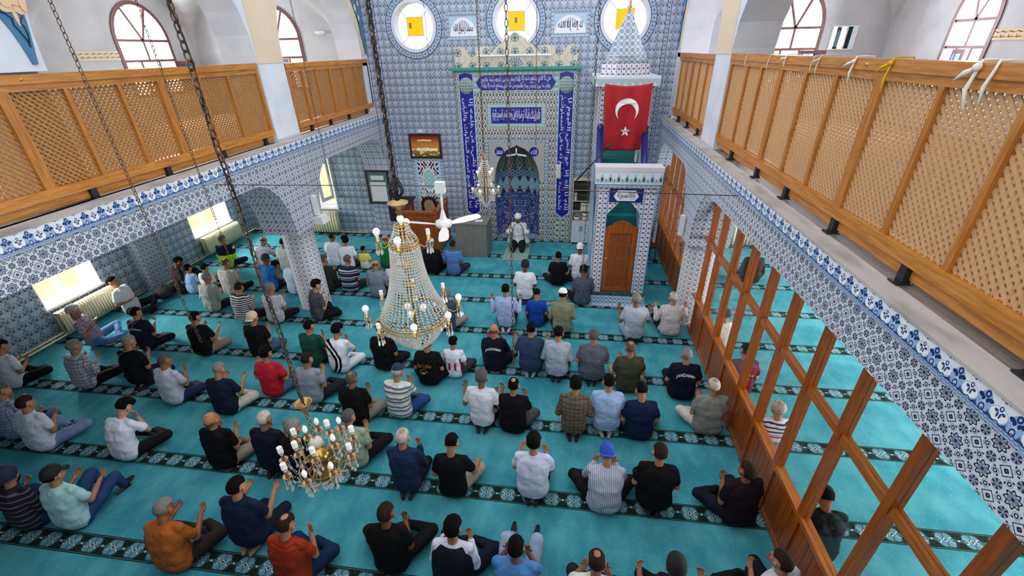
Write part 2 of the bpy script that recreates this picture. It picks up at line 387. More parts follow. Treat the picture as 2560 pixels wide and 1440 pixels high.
# niche: curved recess with bands of tile
nb = MB(); lev = [0]+[.3*i for i in range(1, 6)]+[1.72]; prof = [(.63, z) for z in (0, .55, 1.1, 1.25, 1.72)]+[(.63*(cos(t*pi/20)**.9 if t < 10 else .02), 1.72+.96*(sin(t*pi/20)*.86+.014*t)) for t in range(1, 11)]
nb.m = 0
nb.lathe([(r, z) for r, z in prof[:4]], (CXM, YW, 0), 20, True, 1, 1.0, 0, pi)
nb.m = 1; nb.lathe([(r, z) for r, z in prof[3:5]], (CXM, YW, 0), 20, True, 1, 1.0, 0, pi)
nb.m = 2; nb.lathe([(r, z) for r, z in prof[4:]], (CXM, YW, 0), 20, True, 1, 1.0, 0, pi)
def p_nband():
    x, y, z = coords(); th = natan(y-YW, x-CXM); a = nabs(cell(th, .42, pi/2)); w = (z-1.25)/.47; c = '#8fb3c4'
    return mixc(nabs(a*2.2-nabs(w-.5)*1.0) < .0, mixc((nabs(w-.55)*1.15-.12) > a*1.3, c, '#2b3560'), c)
def p_nhood():
    x, y, z = coords(); th = natan(y-YW, x-CXM); a = nabs(cell(th, .5, pi/2)); w = z-1.72; r = nhyp(a*1.2, (w-.42)*1.6); c = '#3d5a5c'
    c = mixc(nsin(th*30)*nsin(z*45) > .45, c, '#6a8f93'); c = mixc(ring(r, .3, .05), c, '#c09a70'); c = mixc(r < .13, c, '#b5825f')
    return mixc(w < .2, c, mixc(nsin(th*22)*nsin(z*70) > .2, '#7e9fb0', '#32405f'))
nb.m = 3; nb.add([(CXM+.64*cos(a), YW+.64*sin(a), .012) for a in [pi*i/12 for i in range(13)]], [list(range(13))])
struct(nb.build('wall_front_niche', [M['violet'], mat('niche_band_tile', p_nband, .25), mat('niche_hood_tile', p_nhood, .3), M['carpet']]))
# end walls under and over the galleries
def awin(cy, hw, z0, zs, za, n=14): return [(cy-hw, z0)]+[(cy-hw*cos(pi*i/n), zs+(za-zs)*sin(pi*i/n)) for i in range(n+1)]+[(cy+hw, z0)]
def rct(a, b, c, d): return [(a, b), (c, b), (c, d), (a, d)]
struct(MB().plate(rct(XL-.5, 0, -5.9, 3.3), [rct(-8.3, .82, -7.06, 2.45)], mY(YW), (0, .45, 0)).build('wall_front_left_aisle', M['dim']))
struct(MB().plate(rct(XL-.5, 3.3, -5.9, 7.2), [awin(-7.75, .7, 4.15, 5.35, 6.12)], mY(YW), (0, .45, 0)).build('wall_front_left_gallery', M['grey']))
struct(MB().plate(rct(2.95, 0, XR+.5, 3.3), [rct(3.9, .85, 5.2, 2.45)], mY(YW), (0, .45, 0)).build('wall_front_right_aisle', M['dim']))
struct(MB().plate(rct(2.95, 3.3, XR+.5, 7.2), [awin(4.87, .6, 4.15, 5.3, 6.05)], mY(YW), (0, .45, 0)).build('wall_front_right_gallery', M['grey']))
LW = [(6.07, 7.24, .66, 2.1), (9.9, 11.36, .62, 2.1)]
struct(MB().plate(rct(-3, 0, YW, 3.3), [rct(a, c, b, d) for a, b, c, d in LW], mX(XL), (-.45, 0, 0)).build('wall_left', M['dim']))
struct(MB().plate(rct(-3, 3.3, YW, 7.2), [awin(10.6, .76, 4.15, 5.35, 6.15), awin(4.5, .76, 4.15, 5.35, 6.15)], mX(XL), (-.45, 0, 0)).build('wall_left_gallery', M['grey']))
RWn = [(.6, 2.4, .8, 2.3), (3.7, 5.5, .8, 2.3), (6.7, 8.5, .8, 2.3), (9.5, 11.3, .8, 2.3)]
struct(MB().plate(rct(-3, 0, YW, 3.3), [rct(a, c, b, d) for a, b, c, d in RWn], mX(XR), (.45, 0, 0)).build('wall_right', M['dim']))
struct(MB().plate(rct(-3, 3.3, YW, 7.2), [awin(9.83, .53, 4.15, 5.3, 6.0)], mX(XR), (.45, 0, 0)).build('wall_right_gallery', M['grey']))
struct(MB().box((XL, 8.05, 0), (XL+.28, 8.75, 3.2)).build('wall_left_pier', M['ringt']))
# arcades
eL = [(-3, 3.4), (-3, 3.08), (6.46, 3.08)]+[(6.46+.78*sin(t*pi/20), 1.93+1.15*cos(t*pi/20)) for t in range(1, 11)]+[(8.18, 1.92)] + \
     [(8.18+.7*(1-cos(t*pi/20)), 1.92+1.13*sin(t*pi/20)) for t in range(1, 11)]+[(11.08, 3.03)]+[(11.08+.86*sin(t*pi/20), 2.05+.98*cos(t*pi/20)) for t in range(1, 11)]+[(YW, 2.05), (YW, 3.4)]
eR = [(-3, 3.27), (-3, 2.9), (7.1, 2.9)]+[(7.1+.66*sin(t*pi/20), 1.74+1.16*cos(t*pi/20)) for t in range(1, 11)]+[(8.42, 1.7)] + \
     [(8.42+.68*(1-cos(t*pi/20)), 1.7+1.26*sin(t*pi/20)) for t in range(1, 11)]+[(11.15, 2.97)]+[(11.15+.75*sin(t*pi/20), 1.67+1.3*cos(t*pi/20)) for t in range(1, 11)]+[(11.95, 0), (YW, 0), (YW, 3.27)]
struct(MB().plate(eL, [], mX(AL), (-.72, 0, 0)).build('wall_arcade_left', M['lace']))
struct(MB().plate(eR, [], mX(AR), (.72, 0, 0)).build('wall_arcade_right', M['laceR']))
for s, X, z0, hh, nm in ((-1, AL, 3.4, .185, 'left'), (1, AR, 3.27, .165, 'right')):
    struct(MB().box((min(X-s*.02, X+s*.3), -3, z0), (max(X-s*.02, X+s*.3), YW-.002, z0+hh)).build('trim_border_'+nm, mat('palmette_border_'+nm, p_border(z0, hh, 3.079 if s < 0 else 3.1), .3)))
    struct(MB().box((min(X-s*.03, X+s*.17), -3, z0+hh), (max(X-s*.03, X+s*.17), YW-.004, z0+hh+.02)).build('trim_ledge_'+nm, M['ledge']))
struct(MB().box((-10.15, -3, 3.16), (-5.3, YW, 3.585)).build('floor_gallery_left', M['ledge']))
struct(MB().box((2.36, -3, 3.16), (XR, YW, 3.44)).build('floor_gallery_right', M['shelfw']))
struct(MB().box((-10.1, -3, 3.585), (-5.75, YW-.01, 3.6)).build('floor_gallery_left_carpet', mat('beige_gallery_carpet', col='#b9a487', rough=.95)))
struct(MB().box((2.75, -3, 3.44), (XR-.02, YW-.01, 3.455)).build('floor_gallery_right_carpet', mat('brown_gallery_carpet', col='#9a7a58', rough=.95)))
# upper nave walls: pillars and arches
def upper(nm, X, s, p1, p2, base, cut=None):
    y0, y1 = p1; y2, y3 = p2
    def ar(a, b, zs=4.95, ry=1.75, n=16):
        c = (a+b)/2; r = (b-a)/2
        return [(c-r*cos(pi*i/n), zs+ry*sin(pi*i/n)) for i in range(n+1)]
    prof = [(-3, 7.2), (-3, base), (-2.6, base)]+ar(-2.6, y0)+[(y0, cut or base), (y1, cut or base)]+ar(y1, y2)+[(y2, base), (y3, base)]+ar(y3, 11.8)+[(11.8, base), (YW, base), (YW, 7.2)]
    struct(MB().plate(prof, [], mX(X), (s*.62, 0, 0)).build('wall_upper_'+nm, M['white']))
    def band(a, b, w0, w1, m, name, x=.012, ang=(0, 1)):
        c = (a+b)/2; r = (b-a)/2; n = 24; i0 = int(n*ang[0]); i1 = int(n*ang[1])
        inn = [(c-(r+w0)*cos(pi*i/n), 4.95+(1.75+w0)*sin(pi*i/n)) for i in range(i0, i1+1)]
        out = [(c-(r+w1)*cos(pi*i/n), 4.95+(1.75+w1)*sin(pi*i/n)) for i in range(i1, i0-1, -1)]
        struct(MB().plate(inn+out, [], mX(X-s*x), (s*x, 0, 0)).build(name, m))
    def spandrel(a, b, zlo, nm2):     # painted field over a pillar, between the two arch bands
        f = lambda c, r, z: r*sqrt(max(0, 1-((z-4.95)/1.95)**2))
        pts1 = []; pts2 = []
        for i in range(13):
            z = zlo+(6.85-zlo)*i/12
            l = a[1]-((a[1]-a[0])/2)+f(0, (a[1]-a[0])/2+.2, min(z, 6.8)) if a else None
            r = b[0]+((b[1]-b[0])/2)-f(0, (b[1]-b[0])/2+.2, min(z, 6.8)) if b else YW-.01
            if a is None: l = b[0]
            pts1.append((l, z)); pts2.append((max(r, l+.01), z))
        struct(MB().plate(pts1+pts2[::-1], [], mX(X-s*.008), (s*.008, 0, 0)).build('wall_painting_'+nm2, M['paint']))
        return pts1, pts2
    band(y3, 11.8, 0, .2, M['creamp'], 'trim_arch_far_'+nm)
    struct(MB().box((min(X, X-s*.01), y2+.02, 4.87), (max(X, X-s*.01), y3, 7.1)).build('trim_pillar_'+nm, M['creamp']))
    spandrel((y3, 11.8), None, 5.0, 'corner_'+nm) if False else None
    # corner pendentive beside the qibla wall
    c = (y3+11.8)/2; r = (11.8-y3)/2+.2; pts = []
    for i in range(11):
        z = 4.97+1.7*i/10; pts.append((c+r*sqrt(max(0, 1-((z-4.95)/1.95)**2)), z))
    struct(MB().plate(pts+[(YW-.01, 6.67), (YW-.01, 4.97)], [], mX(X-s*.02), (s*.02, 0, 0)).build('wall_painting_corner_'+nm, M['paint']))
    ob = MB()
    for k, (yy, zz, rr) in enumerate(((11.93, 5.75, .05), (11.8, 5.95, .06), (11.98, 6.05, .05), (11.66, 6.2, .06))): ob.add([V((X-s*(.03+k*.002), p[0], p[1])) for p in circ(yy, zz, rr, 12, rr*1.3)], [list(range(12))])
    ob.build('trim_ornament_'+nm, mat('peach_paint', col='#e0bd98', rough=.8)); ob = bpy.data.objects['trim_ornament_'+nm]; struct(ob)
    lb = MB(); lb.tube([(X-s*.03, 11.98, 5.1), (X-s*.03, 11.95, 5.25), (X-s*.03, 11.88, 5.4), (X-s*.03, 11.9, 5.6), (X-s*.03, 11.83, 5.8)], .006, 5)
    struct(lb.build('trim_ornament_line_'+nm, mat('black_paint', col='#1c2838', rough=.8)))
    # near pendentive over the pillar y0..y1
    if s < 0:
        pl = [onX(px_, py_, X+.014) for px_, py_ in ((84, 161), (97, 161), (86, 120), (70, 62), (58, 30), (48, -30), (-60, -60), (-30, 10), (0, 42), (30, 78), (58, 118))]
        struct(MB().plate([(p.y, p.z) for p in pl], [], mX(X+.014), (-.013, 0, 0)).build('wall_painting_near_'+nm, M['paint']))
        t = MB(); t.tube([onX(a_, b_, X+.02) for a_, b_ in ((78, 118), (68, 100), (50, 78), (35, 62), (30, 46), (14, 34), (0, 29), (-10, 27))], .006, 5).tube([onX(a_, b_, X+.02) for a_, b_ in ((76, 115), (70, 85), (61, 66), (52, 57), (52, 46), (57, 41))], .005, 5)
        struct(t.build('trim_ornament_line_near', mat('black_paint')))
        t = MB()
        for (yy, zz, ry, rz) in [(onX(a_, b_, X).y, onX(a_, b_, X).z, q_, r_) for a_, b_, q_, r_ in ((34, 36, .02, .1), (20, 14, .05, .06), (44, 22, .05, .05), (8, 20, .05, .035), (36, 6, .07, .03), (6, 3, .05, .05), (50, 12, .03, .06))]: t.add([V((X+.016+len(t.v)*.0002, p[0], p[1])) for p in circ(yy, zz, ry, 12, rz)], [list(range(12))])
        struct(t.build('trim_ornament_near', mat('peach_paint')))
upper('left', -5.35, -1, (3.82, 4.32), (7.68, 8.42), 3.58, 4.9)
struct(MB().box((-5.97, 3.82, 3.58), (-5.46, 4.32, 4.9)).build('wall_upper_left_pier', M['white']))
upper('right', 2.38, 1, (-1.2, -.4), (8.02, 8.85), 3.44)
# groin vaults over the galleries
for nm, x0, x1, bays in (('left', XL, -5.95, ((-3, 4.05), (4.05, 8.05), (8.05, YW))), ('right', 2.98, XR, ((-3, 3.6), (3.6, 8.4), (8.4, YW)))):
    b = MB()
    for y0, y1 in bays:
        n = 20; vs = []; fs = []
        hh = lambda t: sqrt(max(0, 1-(2*t-1)**2))
        for i in range(n+1):
            for j in range(n+1):
                tx = .5-.5*cos(pi*i/n); ty = .5-.5*cos(pi*j/n); vs.append((x0+(x1-x0)*tx, y0+(y1-y0)*ty, 4.93+1.75*max(hh(tx), hh(ty))))
        for i in range(n):
            for j in range(n): a = i*(n+1)+j; fs.append((a, a+1, a+n+2, a+n+1))
        b.add(vs, fs, True)
    struct(b.build('ceiling_vault_'+nm, M['grey']))
# columns
for nm, cx, cy, h in (('left', -5.62, 7.9, 1.95), ('right', 2.55, 8.06, 1.78)):
    c = MB().lathe([(.33, 0), (.33, .04), (.315, .06), (.315, h-.12)], (0, 0, 0), 40).build('column_'+nm, M['wave'], None, (cx, cy, 0)); struct(c)
    c2 = MB().lathe([(.318, h-.12), (.335, h-.08), (.335, h-.02), (.30, h+.02)], (0, 0, 0), 40).build('trim_column_collar_'+nm, M['ringt'], None, (cx, cy, 0)); struct(c2)
# skirting pipe and bench along the left wall
struct(MB().tube([(XL+.05, 0, .05), (XL+.05, 8.0, .05)], .025, 8).tube([(XL+.05, 0, .12), (XL+.05, 8.0, .12)], .018, 8).tube([(XL+.33, 8.0, .06), (XL+.33, 8.8, .06)], .025, 8).tube([(XL+.05, 8.8, .06), (XL+.05, 12.1, .06), (-6.2, 12.1, .06)], .025, 8).build('baseboard_left', M['enamel']))
struct(MB().box((-5.9, YW-.03, 0), (-3.2, YW, .1)).box((-.1, YW-.03, 0), (2.2, YW, .1)).build('baseboard_front', M['skyt']))
# ---- windows
def lining(w, fm, a, b, c, d, dep, t=.02, m=None):
    s = MB()
    for (u0, v0, u1, v1) in ((a, c, b, c+t), (a, d-t, b, d), (a, c, a+t, d), (b-t, c, b, d)):
        s.plate(rct(u0, v0, u1, v1), [], fm, dep)
    return s.build('reveal', m or M['wht'], w)
def rect_window(nm, fm, nrm, a, b, c, d, dep):
    """fm(u,v) gives the inner wall face; nrm points outwards"""
    w = thing(nm, 'white framed window', 'window'); struct(w); del w['label']; del w['category']
    nrm = V(nrm); lining(w, fm, a, b, c, d, nrm*dep)
    off = lambda k: (lambda u, v: fm(u, v)+nrm*k)
    f = MB(); mid = (a+b)/2
    for (u0, v0, u1, v1) in ((a, c, b, c+.07), (a, d-.07, b, d), (a, c, a+.07, d), (b-.07, c, b, d), (mid-.045, c, mid+.045, d)):
        _k = getattr(rect_window, 'k', 0); rect_window.k = (_k+1) % 5; f.plate(rct(u0, v0, u1, v1), [], off(dep*.55+_k*.002), nrm*(.06-_k*.004))
    f.build('window_frame', M['pvc'], w)
    MB().plate(rct(a+.05, c+.05, b-.05, d-.05), [], off(dep*.6), nrm*.008).build('pane', GL, w)
    MB().plate(rct(a-.03, c-.03, b+.03, c+.012), [], off(-.04), nrm*(dep*.6+.04)).build('window_sill', M['wht'], w)
    return w
for i, (a, b, c, d) in enumerate(LW): rect_window('window_%d' % (1+i), mX(XL), (-1, 0, 0), a, b, c, d, .45)
w3 = rect_window('window_3', mY(YW), (0, 1, 0), -8.3, -7.06, .82, 2.45, .45)
sb = MB(); fmh = lambda u, v: V((-7.12-.12*u, YW-.05-u*.45, v))       # open casement leaf
sb.plate(rct(0, 1.15, 1, 2.3), [rct(.12, 1.25, .88, 2.2)], fmh, (.04, .01, 0)); lf = sb.build('casement', M['pvc'], w3)
MB().plate(rct(.1, 1.23, .9, 2.22), [], lambda u, v: fmh(u, v)+V((.02, 0, 0)), (.004, 0, 0)).build('casement_pane', GL, lf)
rect_window('window_4', mY(YW), (0, 1, 0), 3.9, 5.2, .85, 2.45, .45)
for i, (a, b, c, d) in enumerate(RWn): rect_window('window_%d' % (5+i), mX(XR), (1, 0, 0), a, b, c, d, .45)
def arch_window(nm, fm, nrm, cy, hw, z0, zs, za, film=None):
    w = thing(nm, 'arched window', 'window'); struct(w); del w['label']; del w['category']; nrm = V(nrm)
    o = awin(cy, hw, z0, zs, za); i_ = awin(cy, hw-.08, z0+.07, zs, za-.08)
    MB().plate(o, [i_], lambda u, v: fm(u, v)-nrm*.02, nrm*.1).build('window_frame', M['plum'], w)
    m = MB(); t = .025
    z2 = zs-.42
    for (u0, v0, u1, v1) in ((cy-hw, zs-t, cy+hw, zs+t), (cy-hw, z2-t, cy+hw, z2+t), (cy-t, z2, cy+t, zs), (cy-hw*.33-t, z0, cy-hw*.33+t, z2), (cy+hw*.33-t, z0, cy+hw*.33+t, z2)):
        _k = len(m.v)*.0001; m.plate(rct(u0, v0, u1, v1), [], lambda u, v, k=_k: fm(u, v)+nrm*k, nrm*(.05-2*_k))
    for a in (62, 118):
        q = (cy+(hw-.05)*cos(R(a))*1, zs+(za-zs-.03)*sin(R(a))); dx = q[0]-cy; dz = q[1]-zs; L = sqrt(dx*dx+dz*dz); nx, nz = -dz/L*t, dx/L*t
        m.plate([(cy-nx, zs-nz), (q[0]-nx, q[1]-nz), (q[0]+nx, q[1]+nz), (cy+nx, zs+nz)], [], fm, nrm*.05)
    m.build('mullion', M['plum'], w)
    MB().plate(i_, [], lambda u, v: fm(u, v)+nrm*.03, nrm*.006).build('pane', GL, w)
    # outer white double window seen behind the glass
    f = MB(); a, b = cy-hw, cy+hw
    for (u0, v0, u1, v1) in ((a, z0, b, z0+.08), (a, z2+.25, b, z2+.33), (a, z0, a+.09, za-.1), (b-.09, z0, b, za-.1), (cy-.05, z0, cy+.05, z2+.3)):
        _k = len(f.v)*.0001; f.plate(rct(u0, v0, u1, v1), [], lambda u, v, k=_k: fm(u, v)+nrm*(.36+k), nrm*(.05-2*_k))
    f.build('outer_frame', M['pvc'], w)
    if film:
        u0, u1, k = film; c = lambda u, v: fm(u0+(u1-u0)*u, v)-nrm*(.03+k*u)
        ca = MB().plate(rct(0, z0+.05, 1, z2-.03), [rct(.16, z0+.12, .84, z2-.1)], c, nrm*.03).build('casement', M['plum'], w)
        MB().plate(rct(.14, z0+.1, .86, z2-.08), [], lambda u, v: c(u, v)+nrm*.012, nrm*.005).build('casement_pane', GLB, ca)
    return w
arch_window('window_9', mX(XL), (-1, 0, 0), 10.6, .76, 4.15, 5.35, 6.15, (11.36, 11.62, .25))
arch_window('window_10', mY(YW), (0, 1, 0), -7.75, .7, 4.15, 5.35, 6.12, (-7.95, -7.5, .05))
arch_window('window_11', mY(YW), (0, 1, 0), 4.87, .6, 4.15, 5.3, 6.05, (5.05, 5.6, .12))
arch_window('window_12', mX(XR), (1, 0, 0), 9.83, .53, 4.15, 5.3, 6.0, (10.03, 9.7, .04))
arch_window('window_13', mX(XL), (-1, 0, 0), 4.5, .76, 4.15, 5.35, 6.15)  # unseen extra window, added to let light into the left gallery
for i, (x, z) in enumerate(RW):
    w = thing('window_%d' % (14+i), 'round window', 'window'); struct(w); del w['label']; del w['category']
    MB().plate(circ(x, z, .575, 40), [circ(x, z, .5, 40)], mY(YW-.02), (0, .3, 0)).build('window_frame', mat('lilac_white_plaster', col='#d5d6e6', rough=.6), w)
    bd = MB().plate(circ(x, z, .72, 48), [circ(x, z, .575, 48)], mY(YW-.012), (0, .012, 0)).build('tile_border', mat('round_border_tile_%d' % i, (lambda x=x, z=z: (lambda: (lambda X, Y, Z: (lambda r, th: mixc(ring(r, .6475, .055), '#38466a', mixc(nhyp(cell(th, 2*pi/26)*.17, (r-.6475)) < .02, mixc(nabs(cell(th, 2*pi/26, pi/26)) < .05, '#9db0cb', '#4a5878'), '#3c4a70')))(nhyp(X-x, Z-z), natan(Z-z, X-x)))(*coords())))(), .3), w)
    q = .2
    MB().plate(circ(x, z, .5, 40), [rct(x-q, z-q, x+q, z+q)], mY(YW+.12), (0, .01, 0)).build('pane', GL, w)
    MB().plate(rct(x-q, z-q, x+q, z+q), [], mY(YW+.12), (0, .01, 0)).build('amber_pane', GLO, w)
    m = MB()
    for sx, sz in ((1, 1), (-1, 1), (1, -1), (-1, -1)): m.bar((x+sx*q, YW+.11, z+sz*q), (x+sx*.36, YW+.11, z+sz*.36), .012, .012, (0, 1, 0))
    for (a, b) in (((-q, -q), (q, -q)), ((q, -q), (q, q)), ((q, q), (-q, q)), ((-q, q), (-q, -q))): m.bar((x+a[0], YW+.11, z+a[1]), (x+b[0], YW+.11, z+b[1]), .014, .014, (0, 1, 0))
    m.build('came', mat('lead_came', col='#b9bcb4', rough=.5), w)
    if i < 2:
        cx = x-.12 if i == 0 else x-.01; cz = z+.02
        MB().box((cx-.035, YW+.09, cz-.06), (cx+.035, YW+.108, cz+.06)).build('vent', mat('taupe_metal', col='#a08560', rough=.5), w)
# border line along both edges of the qibla wall
def p_edge():
    x, y, z = coords(); a = cell(z, .085); e = nabs(nabs(x+1.49)-3.55)
    return mixc(ring(e, .045, .008), mixc(nhyp(a*.085, e) < .016, '#a4b4cc', '#34426a'), '#3a4870')
EM = mat('edge_border_tile', p_edge, .3)
struct(MB().box((CXM-3.6, YW-.008, .1), (CXM-3.5, YW, 7)).build('trim_1', EM)); struct(MB().box((CXM+3.5, YW-.008, .1), (CXM+3.6, YW, 7)).build('trim_2', EM))
# ================================================================ RAILINGS AND PARTITION
def lattice(b, X, y0, y1, z0, z1, p=.062, w=.024, th=.007, s=1):
    for sg in (1, -1):
        xo = X-sg*th/2*1.02
        k = -int((z1-z0)/p)-1
        while y0+k*p < y1+(z1-z0):
            # line y = y0+k*p + sg*(z-z0) clipped to the pane
            if sg > 0: za = max(z0, z0+(y0-(y0+k*p))); zb = min(z1, z0+(y1-(y0+k*p))); f = lambda z: y0+k*p+(z-z0)
            else: za = max(z0, z0-(y1-(y0+k*p))); zb = min(z1, z0-(y0-(y0+k*p))); f = lambda z: y0+k*p-(z-z0)
            if zb-za > .015: b.bar((xo, f(za), za), (xo, f(zb), zb), th, w, (1, 0, 0)) if False else b.bar((xo, f(za), za), (xo, f(zb), zb), w, th, (1, 0, 0))
            k += 1
def railing(nm, label, X, s, y0, y1, mull, wide, feet, zb, slat, zt=4.88):
    t = thing(nm, label, 'railing', (0, 0, 0)); f = X+s*.05
    MB().box((min(X-s*.02, X+s*.1), y0, zt-.085), (max(X-s*.02, X+s*.1), y1, zt)).build('top_rail', M['oak'], t)
    MB().box((min(X, X+s*.07), y0, zt-.15), (max(X, X+s*.07), y1, zt-.085)).build('upper_frame', M['oak'], t)
    MB().box((min(X-s*.015, X+s*.085), y0, zb+.1), (max(X-s*.015, X+s*.085), y1, zb+.2)).build('bottom_rail', M['oak'], t)
    MB().box((min(X+s*.03, X+s*.05), y0, zb), (max(X+s*.03, X+s*.05), y1, zb+.1)).build('kick_board', M['oak'], t)
    E = sorted([y0+.02, y1-.02]+list(mull))
    for y in E:
        hw = .055 if y in wide else .024
        if y in (E[0], E[-1]): hw = .03
        MB().box((min(X, X+s*.06), y-hw, zb+.2), (max(X, X+s*.06), y+hw, zt-.15)).build('mullion', M['oakz'], t)
    for a, b in zip(E[:-1], E[1:]):
        l = MB(); lattice(l, f-s*.015, a+.02, b-.02, zb+.2, zt-.15); l.build('lattice_panel', slat, t)
    for y in feet: MB().box((min(X-s*.012, X+s*.05), y-.035, zb-.035), (max(X-s*.012, X+s*.05), y+.035, zb+.1)).box((min(X-s*.05, X+s*.06), y-.05, zb-.04), (max(X-s*.05, X+s*.06), y+.05, zb-.028)).build('foot', M['dgrey'], t)
    for y in wide: MB().lathe([(.001, .012), (.009, .01), (.012, 0)], (0, 0, 0), 10).build('bolt_head', M['gold'], t, (X-s*.02, y+.2, zt-.045)).rotation_euler = (0, -s*pi/2, 0)
    return t
railing('lattice_railing', 'long golden oak lattice railing of the left gallery nearest the camera', -5.35, -1, .8, 7.62, [2.02, 3.82, 4.41, 5.03, 5.62, 6.28, 6.88, 3.2, 2.6], [3.82, 5.62, 2.02], [3.1, 4.2, 5.24, 6.3, 7.35], 3.62, M['slatd'])
railing('lattice_railing', 'short lattice railing at the far end of the left gallery', -5.35, -1, 8.45, 12.08, [8.98, 9.5, 10.1, 10.7, 11.3], [10.1], [8.9, 9.7, 10.6, 11.6], 3.62, M['slatd'], 4.86)
railing('lattice_railing', 'long pale lattice railing on the right gallery with knotted strings on its rail', 2.40, 1, .6, 8.0, [7.25, 6.7, 6.09, 5.44, 4.83, 4.17, 3.49, 2.84, 2.2, 1.5], [6.09, 4.17, 2.2], [7.15, 6.08, 5.17, 4.12, 3.13, 2.08, 1.1], 3.50, M['slat'])
railing('lattice_railing', 'short lattice railing beyond the white pillar of the right gallery', 2.40, 1, 8.86, 12.08, [9.4, 9.95, 10.5, 11.05, 11.6], [10.5], [9.3, 10.2, 11.1, 11.9], 3.50, M['slat'], 4.86)
# knotted strings and ribbons on the right rail
rnd = random.Random(3)
def ribbon(y, col, L, w, label, knot=False, dx=0.0):
    zt = 4.885; x = 2.375; b = MB()
    pts = [(2.52, y, zt-.06), (2.51, y, zt+.006), (2.44, y+.01, zt+.008), (x+.0, y, zt+.006), (x-.008, y, zt-.04), (x-.012, y+.02, zt-L*.6), (x-.015, y+dx, zt-L)]
    b.tube(pts, [w*.5]*5+[w*.7, w*.3], 6)
    if knot: b.ball((x-.015, y, zt-.03), w*1.3, 8, 6); b.tube([(x-.015, y, zt-.03), (x-.03, y+.05, zt-.01-L*.2), (x-.03, y+.12, zt+.01-L*.45)], [w*.5, w*.9, w*.2], 6)
    o = b.build('ribbon', mat('ribbon_'+col[1:], col=col, rough=.8)); tag(o, label, 'ribbon')
P_ = [onX(x, 140, 2.38).y for x in (1870, 1928, 1970, 2040, 2055, 2145, 2240, 2465, 2510)]
ribbon(P_[0], '#dcd6c8', .16, .010, 'thin white string tied on the right rail nearest the white pillar')
ribbon(P_[1], '#dcd6c8', .17, .008, 'second thin white string along the right rail from the pillar')
ribbon(P_[2], '#e2ddd0', .12, .012, 'short white ribbon end hanging over the right rail', True)
ribbon(P_[3], '#dcd6c8', .16, .007, 'thin string left of the twisted ribbon on the right rail')
ribbon(P_[4], '#cfc4b4', .17, .012, 'beige twisted ribbon on the middle of the right rail', True)
ribbon(P_[5], '#e6e1d6', .19, .014, 'white ribbon knotted above the right rail below the vault corner', True)
ribbon(P_[6], '#d9a400', .24, .014, 'yellow ribbon tied around the right rail', True)
ribbon(P_[7], '#e3e0d8', .26, .019, 'large white bow tied on the near end of the right rail', True, -.03)
ribbon(P_[8], '#e3e0d8', .22, .016, 'white tie beside the large bow at the frame edge')
# wooden glazed partition of the right aisle
pt = thing('glazed_partition', 'varnished pine partition with glass panes along the right aisle', 'partition', (0, 0, 0))
PX = 2.5; py = [2.42-.645*k for k in range(5, 0, -1)]+[2.42, 3.12, 3.75, 4.42, 5.04, 5.69, 6.30, 6.97, 7.5]
py2 = [8.55, 9.1, 9.65, 10.2, 10.75, 11.3, 11.85]
for y in py+py2: MB().box((PX-.045, y-.04, .0), (PX+.045, y+.04, 2.93)).build('post', M['pine'], pt)
for a, b in ((py[0], 7.72), (8.4, 11.95)):
    MB().box((PX-.035, a, 1.9), (PX+.035, b, 1.98)).build('mid_rail', M['piney'], pt)
    MB().box((PX-.05, a, .74), (PX+.05, b, .80)).build('sill_rail', M['piney'], pt)
    MB().box((PX-.03, a, .0), (PX+.03, b, .09)).build('bottom_rail', M['piney'], pt)
for L in (py, py2):
    for a, b in zip(L[:-1], L[1:]):
        q = MB(); k = 6
        for i in range(k): y0 = a+.04+(b-a-.08)*i/k; q.box((PX-.02, y0+.003, .09), (PX+.014, y0+(b-a-.08)/k-.003, .74))
        q.build('board_panel', M['pine'], pt)
        MB().box((PX-.004, a+.04, .80), (PX+.004, b-.04, 1.9)).box((PX-.004, a+.04, 1.98), (PX+.004, b-.04, 2.9)).build('glass_pane', GL, pt)
# ================================================================ LETTERING
AF = {'ا':'FE8D FE8E','ب':'FE8F FE90 FE91 FE92','ت':'FE95 FE96 FE97 FE98','ث':'FE99 FE9A FE9B FE9C','ج':'FE9D FE9E FE9F FEA0','ح':'FEA1 FEA2 FEA3 FEA4','خ':'FEA5 FEA6 FEA7 FEA8','د':'FEA9 FEAA','ذ':'FEAB FEAC','ر':'FEAD FEAE','ز':'FEAF FEB0','س':'FEB1 FEB2 FEB3 FEB4','ش':'FEB5 FEB6 FEB7 FEB8','ص':'FEB9 FEBA FEBB FEBC','ض':'FEBD FEBE FEBF FEC0','ط':'FEC1 FEC2 FEC3 FEC4','ظ':'FEC5 FEC6 FEC7 FEC8','ع':'FEC9 FECA FECB FECC','غ':'FECD FECE FECF FED0','ف':'FED1 FED2 FED3 FED4','ق':'FED5 FED6 FED7 FED8','ك':'FED9 FEDA FEDB FEDC','ل':'FEDD FEDE FEDF FEE0','م':'FEE1 FEE2 FEE3 FEE4','ن':'FEE5 FEE6 FEE7 FEE8','ه':'FEE9 FEEA FEEB FEEC','و':'FEED FEEE','ي':'FEF1 FEF2 FEF3 FEF4','ى':'FEEF FEF0','ة':'FE93 FE94','إ':'FE87 FE88','أ':'FE83 FE84','ؤ':'FE85 FE86','ئ':'FE89 FE8A FE8B FE8C'}
AF = {k: [chr(int(x, 16)) for x in v.split()] for k, v in AF.items()}
